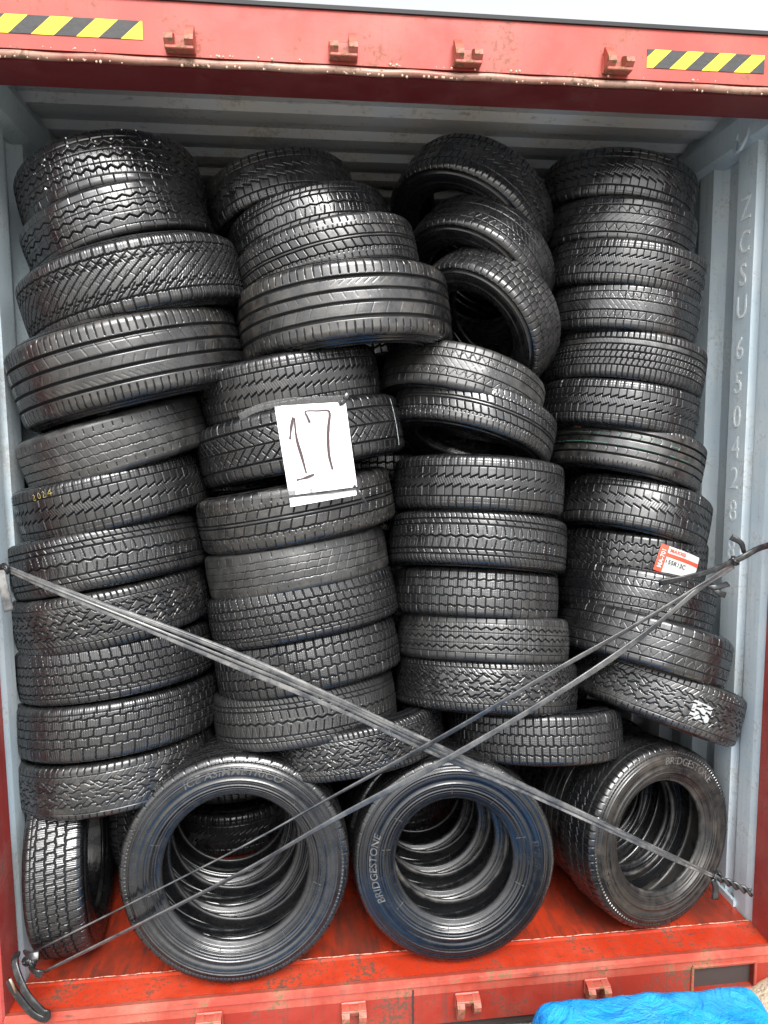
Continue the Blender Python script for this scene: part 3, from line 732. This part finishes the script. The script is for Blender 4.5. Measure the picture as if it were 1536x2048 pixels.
# ------------------------------------------------------------------ marks on tyres
def on_side(tinfo, V, F, name, mat, r, ang, flip=1, depth_off=.0004, size_fix=True, lab=None):
    o, info = tinfo                       # text bent round the sidewall; ang = middle of the text, degrees
    zs = np.array([p[0] for p in info['prof']]); rs = np.array([p[1] for p in info['prof']])
    order = np.argsort(rs); rr = r + V[:, 1]; th = R(ang) - V[:, 0] / r
    z = np.interp(rr, rs[order], zs[order]) + V[:, 2] + depth_off
    W_ = np.stack([rr * np.cos(th), rr * np.sin(th), flip * z], 1)
    return MB().add(W_, F).build(name, mat, o)
def on_tread(tinfo, pix, Yg, V, F, name, mat, lift=.0006, rotz=0):
    o, info = tinfo                       # a mark laid on the tread; V in metres, x along the tread
    bpy.context.view_layer.update()
    Mi = o.matrix_world.inverted(); c0 = np.array(Mi @ Vector(CAM)); q0 = np.array(Mi @ Vector(at(*pix, 1.0))); d = q0 - c0
    A_, B_, C_ = d[0]**2 + d[1]**2, 2 * (c0[0]*d[0] + c0[1]*d[1]), c0[0]**2 + c0[1]**2 - (info['R'] - .002)**2
    disc = B_*B_ - 4*A_*C_
    if disc < 0: print('MARK MISSED', name); disc = 0
    p = c0 + d * ((-B_ - math.sqrt(disc)) / (2 * A_)); th0 = math.atan2(p[1], p[0]); z0 = p[2]; print('MARK', name, round(z0, 3))
    x = V[:, 0] * math.cos(rotz) - V[:, 1] * math.sin(rotz); y = V[:, 0] * math.sin(rotz) + V[:, 1] * math.cos(rotz)
    Rr = info['R']; hw = info['hw']
    sx, sz = o['_s']
    th = th0 + x / (Rr * sx); z = z0 + y / sz
    s = np.abs(z) / hw; al = np.clip((s - .84) / (.36), 0, 1) * 1.3
    zarc = np.abs(z) - .84 * hw; al = np.clip(zarc / .0215, 0, 1.3)
    rr = Rr - .0035 * np.minimum(s, .84) ** 2 - .0215 * (1 - np.cos(al)) + V[:, 2] + lift
    zz = np.where(zarc > 0, .84 * hw + .0215 * np.sin(al), np.abs(z)) * np.sign(z)
    W_ = np.stack([rr * np.cos(th), rr * np.sin(th), zz], 1)
    return MB().add(W_, F).build(name, mat, o)
def quad_grid(w_, h_, nx=12, ny=6, x0=0, y0=0, z=0):
    X, Y = np.meshgrid(np.linspace(-w_/2, w_/2, nx) + x0, np.linspace(-h_/2, h_/2, ny) + y0, indexing='ij')
    return np.stack([X, Y, np.full_like(X, z)], -1).reshape(-1, 3), [tuple(f) for f in grid_faces(nx, ny)]
def strokes(paths, w_, z=0, seg=.004):
    V = []; F = []
    for P in paths:
        Q = []
        for a, b in zip(P[:-1], P[1:]):
            n = max(2, int(math.hypot(b[0]-a[0], b[1]-a[1]) / seg))
            Q += [(a[0] + (b[0]-a[0])*i/n, a[1] + (b[1]-a[1])*i/n) for i in range(n)]
        Q.append(P[-1]); base = len(V)
        for i, q in enumerate(Q):
            a = Q[max(i-1, 0)]; b = Q[min(i+1, len(Q)-1)]; d = np.array((b[0]-a[0], b[1]-a[1])); d = d / (np.linalg.norm(d) + 1e-9)
            ww = w_ * (.85 + .25 * math.sin(i * .9 + len(P)))
            V += [(q[0] - d[1]*ww/2, q[1] + d[0]*ww/2, z), (q[0] + d[1]*ww/2, q[1] - d[0]*ww/2, z)]
        F += [(base+2*i, base+2*i+1, base+2*i+3, base+2*i+2) for i in range(len(Q)-1)]
    return np.array(V, float), F

M_WHITE = NT('sticker_paper'); M_WHITE = M_WHITE.out(M_WHITE.mix(M_WHITE.noise(20), (.42, .42, .41), (.50, .50, .49)), .5)
M_RED = NT('sticker_red').out((.62, .06, .03), .4)
M_INK = NT('black_ink').out((.03, .03, .03), .5)
M_YCH = NT('yellow_crayon').out((.40, .34, .06), .9)
M_WCH = NT('white_chalk').out((.62, .68, .70), .7)
M_GRN = NT('green_line').out((.05, .15, .11), .5)
M_ORG = NT('orange_crayon').out((.42, .20, .11), .7)

# letters moulded on the sidewalls
a = A[0]; Rr = a[1]['R']
V, F = text_mesh('ICE ASIMMETRICO', .032, .0010, 1.12, .01); V[:, 0] += V[:, 1] * .25
on_side(a, V, F, 'raised_lettering', M_LETTER_LIT, Rr * .86, 90)
b = B[0]
V, F = text_mesh('BRIDGESTONE', .034, .0010, 1.0); V[:, 0] += V[:, 1] * .2
on_side(b, V, F, 'raised_lettering', M_LETTER_LIT, b[1]['R'] * .80, 183)
V, F = text_mesh('R202', .036, .0006, 1.25); on_side(b, V, F, 'raised_lettering', M_SIDE, b[1]['R'] * .80, 2)
c = Cc[0]
V, F = text_mesh('BRIDGESTONE', .038, .0010, 1.0, .01)
on_side(c, V, F, 'raised_lettering', M_LETTER_LIT, c[1]['R'] * .84, 62)
V, F = text_mesh('RA', .040, .0006, 1.2); on_side(c, V, F, 'raised_lettering', M_SIDE, c[1]['R'] * .82, 196)

# moulded marks: short radial lines near the bead, serrated ring on the large tyre
def ring_marks(ti, n_, r0, r1, w_, h_, a0=0, jit=0):
    m = MB(); V = []; F = []
    o, info = ti; zs = np.array([p[0] for p in info['prof']]); rs = np.array([p[1] for p in info['prof']]); od = np.argsort(rs); rj = random.Random(n_)
    for i in range(n_):
        if n_ < 20: m = MB()
        a_ = a0 + 2 * math.pi * (i + (rj.uniform(-jit, jit))) / n_; K = []
        for k in range(5):
            rr = r0 + (r1 - r0) * k / 4; z = float(np.interp(rr, rs[od], zs[od]))
            for sgn, hh in ((-1, -.0003), (0, h_), (1, -.0003)):
                q = a_ + sgn * w_ / 2 / rr; K.append((rr * math.cos(q), rr * math.sin(q), z + hh))
        m.add(K, [(3*k + c, 3*k + c + 1, 3*k + c + 4, 3*k + c + 3) for k in range(4) for c in (0, 1)])
        if n_ < 20: m.build('moulded_line', M_LETTER_LIT, o)
    if n_ > 20: m.build('moulded_ribs', M_LETTER_LIT if n_ < 20 else M_SIDE, o)
ring_marks(B[0], 9, B[0][1]['rb'] + .018, B[0][1]['rb'] + .046, .0022, .0012, .3, .2)
ring_marks(A[0], 170, A[0][1]['R'] * .925, A[0][1]['R'] * .945, .0035, .0016)
ring_marks(A[0], 7, A[0][1]['rb'] + .018, A[0][1]['rb'] + .040, .0022, .0012, .9, .3)
ring_marks(Cc[0], 150, Cc[0][1]['R'] * .915, Cc[0][1]['R'] * .94, .0035, .0016)
# dusty and muddy individuals
M_TDUST = mat_rubber('dusty_tread_rubber', (.012, .012, .012), (.055, .053, .049), .28, .42, .8, .9)
M_TMUD = mat_rubber('muddy_tread_rubber', (.007, .007, .0075), (.060, .052, .042), .17, .36, .6, 1.0)
M_SDUST = mat_rubber('dusty_sidewall_rubber', (.008, .008, .008), (.055, .045, .035), .20, .42, .8)
def repaint(ti, mt, ms=None):
    o = ti[0]
    for c in o.children:
        if c.name.startswith('tread'): c.material_slots[0].link = 'OBJECT'; c.material_slots[0].material = mt
    if ms: o.material_slots[0].link = 'OBJECT'; o.material_slots[0].material = ms
for k in ('1.5', '2.8', '2.11', '3.9', '3.4'): repaint(T[k], M_TDUST)
for k in ('1.4', '2.4', '4.4', '2.7', '4.7'): repaint(T[k], M_TMUD)
repaint(Cc[0], M_TREAD, M_SDUST)

# sticker on the hexagon lugged tyre
t = T['4.9']; ty = .29
V, F = quad_grid(.165, .090, 26, 8); st = on_tread(t, (1358, 1128), ty, V, F, 'sticker', M_WHITE, .0025, R(-11))
V, F = quad_grid(.028, .090, 6, 8, -.0685, 0); on_tread(t, (1358, 1128), ty, V, F, 'sticker_red_panel', M_RED, .0036, R(-11)).parent = st
V, F = quad_grid(.137, .013, 22, 3, .014, .016); on_tread(t, (1358, 1128), ty, V, F, 'sticker_red_band', M_RED, .0036, R(-11)).parent = st
for txt, sz, x0, y0, mt, rz in (('MAXXIS', .017, -.018, .033, M_RED, 0), ('155R13C', .021, -.016, -.006, M_INK, 0), ('MA-701', .020, -.0685, 0, M_WHITE, 90)):
    V, F = text_mesh(txt, sz, 0, 1.0, .03 if mt is M_RED else .014); q = R(rz); V = np.stack([V[:, 0]*math.cos(q) - V[:, 1]*math.sin(q) + x0, V[:, 0]*math.sin(q) + V[:, 1]*math.cos(q) + y0, V[:, 2]], 1)
    on_tread(t, (1358, 1128), ty, V, F, 'sticker_print', mt, .0062, R(-11)).parent = st
# white paint patch on the lowest tyre of the rightmost stack
def conform_patch(ti, pix, w_, h_, rz, name, mat):   # paint brushed over the blocks: follows the tread and skips the cuts
    V, F = quad_grid(w_, h_, 54, 46); o = ti[0]; p = on_tread(ti, pix, 0, V, F, name, mat, .004, rz)
    tr = [c for c in o.children if c.name.startswith('tread')][0]; dg = bpy.context.evaluated_depsgraph_get(); te = tr.evaluated_get(dg)
    ok = []
    for v in p.data.vertices:
        rad = Vector((v.co.x, v.co.y, 0)).normalized(); top = v.co.copy(); hit, q, nn, fi = te.ray_cast(v.co + rad * .01, -rad)
        ok.append(hit and (top - q).length < .0068); v.co = q + rad * .0004 if hit else v.co
    import bmesh
    bm = bmesh.new(); bm.from_mesh(p.data); bm.verts.ensure_lookup_table()
    bmesh.ops.delete(bm, geom=[bm.verts[i] for i, k in enumerate(ok) if not k], context='VERTS'); bm.to_mesh(p.data); bm.free(); return p
conform_patch(T['4.12'], (1402, 1424), .070, .056, R(-4), 'paint_patch', NT('patch_paint').out((.26, .27, .27), .7))
# crayon date
C2 = lambda x, k: [[(x + k * a_, k * b_) for a_, b_ in p] for p in ([[(0, .9), (.3, 1), (.5, .7), (0, 0), (.6, 0)]])]
P = C2(-.032, .016) + [[(-.012 + .016 * .3 * (1 + math.cos(q)) , .008 + .008 * math.sin(q)) for q in np.linspace(0, 2 * math.pi, 9)]] + C2(.006, .016) + [[(.034, .0), (.034, .016), (.024, .005), (.040, .005)]]
V, F = strokes(P, .0012); on_tread(T['1.6'], (84, 996), .20, V, F, 'crayon_date', M_YCH, .0012, R(4))
V, F = strokes([[(0, -.075), (.004, .070)]], .0035); on_tread(T['2.6'], (789, 842), .20, V, F, 'chalk_line', M_WCH, .0004, 0)
for dy, k in ((.026, 0), (-.006, 1)):
    V, F = quad_grid(.62, .0015, 90, 2, -.02, dy); on_tread(T['4.7'], (1229, 884), .22, V, F, 'green_line', M_GRN, .0004, 0)
V, F = text_mesh('HDL', .018, 0); on_tread(T['4.7'], (1155, 852), .24, V, F, 'crayon_mark', M_ORG, .0006, 0)
# ice grains on the top left tyre
t = T['1.1']; m = MB(); rr_ = random.Random(2); info = t[1]; bpy.context.view_layer.update()
for i in range(46):
    q = t[0].matrix_world.inverted() @ Vector(at(rr_.uniform(70, 380), rr_.gauss(350, 50), .2)); th = math.atan2(q.y, q.x)
    z = max(-.07, min(.07, rr_.gauss(0.01, .04))); r0 = info['R'] + .0005; s_ = rr_.uniform(.0012, .0034)
    c0 = np.array((r0 * math.cos(th), r0 * math.sin(th), z)); o6 = [(1,0,0),(-1,0,0),(0,1,0),(0,-1,0),(0,0,1),(0,0,-1)]
    m.add([c0 + s_ * np.array(v) * rr_.uniform(.7, 1.3) for v in o6], [(0,2,4),(2,1,4),(1,3,4),(3,0,4),(2,0,5),(1,2,5),(3,1,5),(0,3,5)])
o = m.build('ice_grain', NT('ice').out((.9, .92, .92), .3), t[0]); o['kind'] = 'stuff'

# ------------------------------------------------------------------ number sheet
def build_sheet():
    E_ = empty('number_sheet', tuple(at(630, 895, .03)), 'white paper sheet with a handwritten 17, taped across two tyres', 'paper sheet')
    bpy.context.view_layer.update()
    loc = np.array(E_.location)
    c = [at(549, 812, .030), at(691, 804, .030), at(714, 973, .020), at(578, 991, .020)]
    n = NT('sheet_paper'); mp = n.out((.86, .86, .86), .35, n.bump(n.noise(9, None, 5, .6, 1.5), .7, .012))
    nx, ny = 16, 20; top = []
    def sh(u, v, d=0):
        p = (c[0]*(1-u) + c[1]*u)*(1-v) + (c[3]*(1-u) + c[2]*u)*v
        p = p + np.array((0, -.003 * math.sin(3.1 * u) - .0025 * math.sin(5 * v + 2 * u) - d, 0)); return p - loc
    V = [sh(i/(nx-1), j/(ny-1)) for i in range(nx) for j in range(ny)] + [sh(i/(nx-1), j/(ny-1), -.0006) for i in range(nx) for j in range(ny)]
    f = grid_faces(nx, ny); F = [tuple(q) for q in f] + [tuple(q + nx*ny)[::-1] for q in f]
    mesh_np('paper', V, F, mp, E_, True)
    def px(u_, v_):                      # photo pixel -> sheet
        P0 = at(u_, v_, .025); return P0 - loc + np.array((0, -.0085, 0))
    ink = NT('marker_ink').out((.045, .025, .028), .5)
    for nm, paths in (('digit_one', [[(580, 879), (582, 858), (586, 834)], [(589, 836), (593, 875), (604, 914), (613, 947)], [(593, 960), (611, 955), (629, 948)]]),
                      ('digit_seven', [[(620, 846), (615, 834), (611, 823), (635, 822), (658, 823), (657, 850), (656, 875), (658, 909), (665, 939)]])):
        m = MB()
        for P in paths:
            m.sweep([px(*q) for q in spline([(a, b, 0)[:2] for a, b in P], 5)], lambda t: .0066 + .0018 * math.sin(7 * t + len(P)), .0012, nseg=6)
        m.build(nm, ink, E_)
    tp = NT('packing_tape'); tp.b.inputs['Transmission Weight'].default_value = .0
    tp.b.inputs['Alpha'].default_value = .38; mt = tp.out((.10, .10, .10), .12, tp.bump(tp.noise(40), .5, .004))
    db = NT('black_tape').out((.02, .02, .022), .18)
    def strip(pts, wdt, nm, mat, Y=.02):
        MB().sweep([at(*p, Y) - loc + np.array((0, .004 * math.sin(i * 1.9), 0)) for i, p in enumerate(spline([(a, b, 0)[:2] for a, b in pts], 4))], wdt, .0012, nseg=8, square=True).build(nm, mat, E_, True)
    strip([(478, 834), (520, 815), (575, 803), (632, 800), (690, 797)], .020, 'tape', mt, .026)
    strip([(678, 808), (688, 802), (697, 785)], .013, 'tape', db, .022)
    strip([(516, 992), (560, 988), (610, 985), (660, 981), (712, 973)], .020, 'tape', mt, .022)
    strip([(702, 968), (714, 977), (732, 1006)], .008, 'tape', db, .02)
    c2 = [at(579, 996, .028), at(713, 979, .028), at(713, 990, .028), at(581, 1014, .028)]
    V = [p - loc + np.array((0, -.001, 0)) for p in c2] + [p - loc for p in c2]
    mesh_np('paper_strip', V, [(0, 1, 2, 3), (7, 6, 5, 4), (0, 4, 5, 1), (1, 5, 6, 2), (2, 6, 7, 3), (3, 7, 4, 0)], mp, E_)
build_sheet()

# ------------------------------------------------------------------ rubber straps
n = NT('strap_rubber'); co = n.coord(); k = n.noise(30, co, 5, .65); k2 = n.noise(14, n.coord((1, 1, 1)), 4)
M_STRAP = n.out(n.mix(n.ramp(n.noise(9, co, 6, .7), [(.40, 0.0), (.66, .55)]), (.022, .024, .027), (.17, .168, .16)), n.ramp(k2, [(.4, .22), (.6, .42)]), n.bump(k, .15, .001), .5)
n = NT('chalky_strap_rubber'); co = n.coord()
M_STRAPL = n.out(n.mix(n.ramp(n.noise(11, co, 6, .75), [(.44, 0.0), (.64, .85)]), (.028, .030, .034), (.17, .166, .158)), .38, n.bump(n.noise(50, co, 4), .2, .001), .5)
M_KNOT = NT('black_knot_rubber'); M_KNOT = M_KNOT.out(M_KNOT.mix(M_KNOT.ramp(M_KNOT.noise(30), [(.5, 0.0), (.7, .6)]), (.010, .011, .012), (.07, .07, .068)), .30, M_KNOT.bump(M_KNOT.noise(50), .3, .002))
def ribbon(mb, P, Ys, wd=.014, th=.0035, tw0=0.0, tw1=0.0, sag=0):
    pts = [at(p[0], p[1], y) for p, y in zip(P, Ys)]; pts = spline(pts, 12); n_ = len(pts)
    mb.sweep(pts, lambda t: wd * (1 + .12 * math.sin(t * 23 + tw0)), th, tw=lambda t: tw0 + (tw1 - tw0) * t + .25 * math.sin(t * 9 + tw0), nseg=10, square=True)
def knot(mb, c, r, seed, n_=3, wd=.013):
    rr = random.Random(seed)
    for k in range(n_):
        ax = Vector((rr.uniform(-1, 1), rr.uniform(-1, 1), rr.uniform(-1, 1))).normalized(); q = ax.to_track_quat('Z', 'Y').to_matrix()
        pts = []
        for t in np.linspace(0, 2 * math.pi * 1.1, 22):
            v = q @ Vector((r * math.cos(t), r * .8 * math.sin(t), r * .35 * math.sin(2 * t + k))); pts.append(np.array(c) + np.array(v))
        mb.sweep(pts, wd, .006, nseg=8, tw=.08)
def tail(mb, P, Ys, wd=.02, th=.006, tw=0.0):
    mb.sweep(spline([at(p[0], p[1], y) for p, y in zip(P, Ys)], 8), lambda t: wd * (.75 + .3 * t), th, tw=lambda t: tw * t, nseg=10, square=True)

def strap_one():
    E_ = empty('rubber_strap', (0, 0, 0), 'bundle of black rubber bands running from upper left down to lower right', 'strap', 'rubber straps crossed over the tyres')
    def L(x): # height of the bundle centre line
        return np.interp(x, [4, 150, 440, 660, 860, 1060, 1140, 1440], [1130, 1190, 1306, 1400, 1492, 1580, 1618, 1756])
    def strand(offs, wd, tw0, tw1, mt, dy=0):
        X = [12, 150, 440, 660, 860, 1060, 1300, 1432]; m = MB()
        ribbon(m, [(x, L(x) + o) for x, o in zip(X, offs)], [.055, -.018 + dy, -.028 + dy, -.03 + dy, -.02 + dy, -.01 + dy, .0, .06], wd, .0048, tw0, tw1)
        m.build('strand', mt, E_, True)
    strand([0, -4, -14, -11, -9, -6, -3, 0], .0085, .3, 1.6, M_STRAPL, .004)
    strand([1, -1, -7, -5, -3, -2, -1, 0], .0095, -.3, .6, M_STRAP, .0)
    strand([2, 3, 4, 1, 4, 2, 2, 1], .0080, .5, -.4, M_STRAP, -.004)
    strand([4, 9, 14, 12, 11, 9, 6, 2], .0135, -.1, .5, M_STRAPL, .002)
    m = MB(); knot(m, at(10, 1138, .05), .014, 4, 3); 
    m.sweep([at(10, 1138, .05), at(-14, 1128, .06), at(-28, 1124, .08)], .016, .01)
    m.build('knot', M_KNOT, E_, True)
    m = MB(); tail(m, [(4, 1140), (8, 1175), (18, 1222)], [.04, .03, .035], .024, .007, .5); m.build('loose_end', M_STRAPL, E_, True)
    m = MB(); knot(m, at(1432, 1752, .06), .016, 9, 4, .012); m.build('knot', M_KNOT, E_, True)
    m = MB(); tail(m, [(1426, 1758), (1431, 1775), (1430, 1798)], [.05, .045, .045], .022, .007, 0); m.build('loose_end', M_KNOT, E_, True)
    m = MB()
    for ph in (0, math.pi):
        a_, b_ = at(1436, 1756, .06), at(1503, 1786, .07); pts = []
        for t in np.linspace(0, 1, 40):
            q = t * 14 + ph; pts.append(a_ * (1 - t) + b_ * t + np.array((0, .007 * math.cos(q), .008 * math.sin(q))))
        m.sweep(pts, .012, .008, nseg=8)
    m.build('twisted_cord', M_KNOT, E_, True)
strap_one()
def strap_two():
    E_ = empty('rubber_strap', (0, 0, 0), 'pair of black rubber bands running from upper right down to lower left', 'strap', 'rubber straps crossed over the tyres')
    Y8 = [.06, -.01, -.02, -.045, -.045, -.02, .0, .05]
    m = MB(); ribbon(m, [(1466, 1128), (1410, 1165), (1250, 1262), (1077, 1360), (905, 1462), (660, 1596), (460, 1706), (72, 1902)][::1], Y8, .0165, .005, .2, .9); m.build('strand', M_STRAP, E_, True)
    m = MB(); ribbon(m, [(1466, 1132), (1405, 1172), (1280, 1275), (1140, 1371), (905, 1512), (660, 1643), (460, 1757), (88, 1944)], Y8, .018, .005, -.2, .5); m.build('strand', M_STRAP, E_, True)
    m = MB(); knot(m, at(1468, 1122, .055), .013, 3, 3); m.sweep(spline([at(1466, 1124, .05), at(1490, 1112, .04), at(1515, 1098, .05), at(1545, 1088, .09)], 5), .020, .008, nseg=8); m.build('knot', M_KNOT, E_, True)
    m = MB(); tail(m, [(1466, 1122), (1420, 1142), (1370, 1156), (1318, 1166)], [.04, -.0, -.01, .0], .020, .006, .4); m.build('loose_end', M_KNOT, E_, True)
    m = MB(); tail(m, [(1488, 1104), (1482, 1086), (1462, 1074)], [.05, .04, .05], .018, .008, .3); m.build('loose_end', M_KNOT, E_, True)
    m = MB(); knot(m, at(1420, 1172, .03), .010, 8, 2, .010); tail(m, [(1412, 1172), (1432, 1174), (1456, 1168)], [.03, .02, .03], .018, .007, .8); tail(m, [(1424, 1174), (1438, 1186), (1450, 1190)], [.03, .02, .025], .018, .007, 0); m.build('loose_end', M_KNOT, E_, True)
    m = MB(); knot(m, at(62, 1922, .03), .018, 12, 4, .015); m.build('knot', M_KNOT, E_, True)
    m = MB(); tail(m, [(50, 1905), (62, 1912), (78, 1910)], [.03, .0, .0], .024, .008, .8); m.build('loose_end', M_KNOT, E_, True)
    m = MB(); tail(m, [(60, 1935), (72, 1945), (84, 1948)], [.03, .0, .0], .022, .008, .2); m.build('loose_end', M_KNOT, E_, True)
    m = MB(); m.sweep(spline([at(34, 1906, .03), at(30, 1930, -.0), at(52, 1985, -.03), at(84, 2022, -.04), at(94, 2026, -.04), at(90, 2038, -.035), at(62, 2024, -.03), at(26, 1978, -.02), at(16, 1960, .0)], 8), .020, .008, nseg=10, square=True); m.build('hanging_loop', M_KNOT, E_, True)
    m = MB(); m.sweep([at(32, 1985, -.03), at(26, 1970, -.035), at(20, 1958, -.04)], .007, .007, nseg=8); m.build('valve_stem', NT('valve_brass').out((.42, .33, .22), .35, metal=.7), E_, True)
strap_two()

# ------------------------------------------------------------------ blue blanket
def build_blanket():
    n = NT('blue_fleece'); co = n.coord()
    c = n.mix(n.ramp(n.noise(9, co, 5, .65), [(.42, 0.0), (.66, .5)]), (.004, .23, .64), (.06, .30, .56))
    c = n.mix(n.ramp(n.noise(22, n.coord((1, 3, 1)), 4, .7), [(.6, 0.0), (.72, .45)]), c, (.07, .16, .30))
    m = n.out(c, .8, n.bump(n.noise(200, co, 4, .7), .6, .004, n.bump(n.noise(11, co, 6, .6, 2.0), .8, .03)), .3)
    Y = -.34; a = at(1052, 2010, Y); b = at(1500, 1990, Y)
    x0, x1 = a[0], b[0]; zt = at(1250, 1968, Y)[2]
    nx, ny = 230, 90; V = []
    xs = np.linspace(x0 - .95, x1 + .20, nx); ys = np.linspace(Y + .03, Y - .75, ny)  # far left is unseen cloth, added to throw blue onto the low tyres
    LH = at(978, 2032, Y - .10)[2] + .168
    def fold(x, y):                      # sharp little creases
        f = 0
        for k, (fx, fy, ph, am) in enumerate(((9, 14, .3, .010), (21, -9, 1.7, .006), (-16, 27, 2.6, .005), (38, 18, .9, .003), (33, -44, 4., .0025))):
            f += am * (1 - 2 * abs(math.sin(fx * x + fy * y + ph + .8 * math.sin(7 * y + 5 * x + k))) ** .7)
        return f
    for x in xs:
        for y in ys:
            e1 = 1 / (1 + math.exp(-(x - x0 + .01) / .010)); e2 = 1 / (1 + math.exp((x - x1 - .035 + (Y - y) * .10) / .016)); e3 = 1 / (1 + math.exp((y - Y) / .007))
            top = zt + .34 * fold(x, y) + .006 * math.sin(5 * (x - x0) + 1)
            lump = LH * math.exp(-abs((x - (x0 - .115)) / .062) ** 3 - abs((y - Y + .24) / .24) ** 3)
            base = -.168 + lump + .3 * max(fold(x * .8, y), -.004)
            z = base + (top - base) * e1 * e2 * e3
            V.append((x, y, z))
    f = grid_faces(nx, ny); n_ = len(V)
    V2 = V + [(x, y, z - .006) for x, y, z in V]
    o = mesh_np('blue_blanket', V2, np.concatenate([f, f[:, ::-1] + n_]), m, smooth=True)
    tag(o, 'bright blue fleece cloth draped over a low heap in front of the container', 'blanket')
build_blanket()
for o in S.objects:
    if '_s' in o: del o['_s']
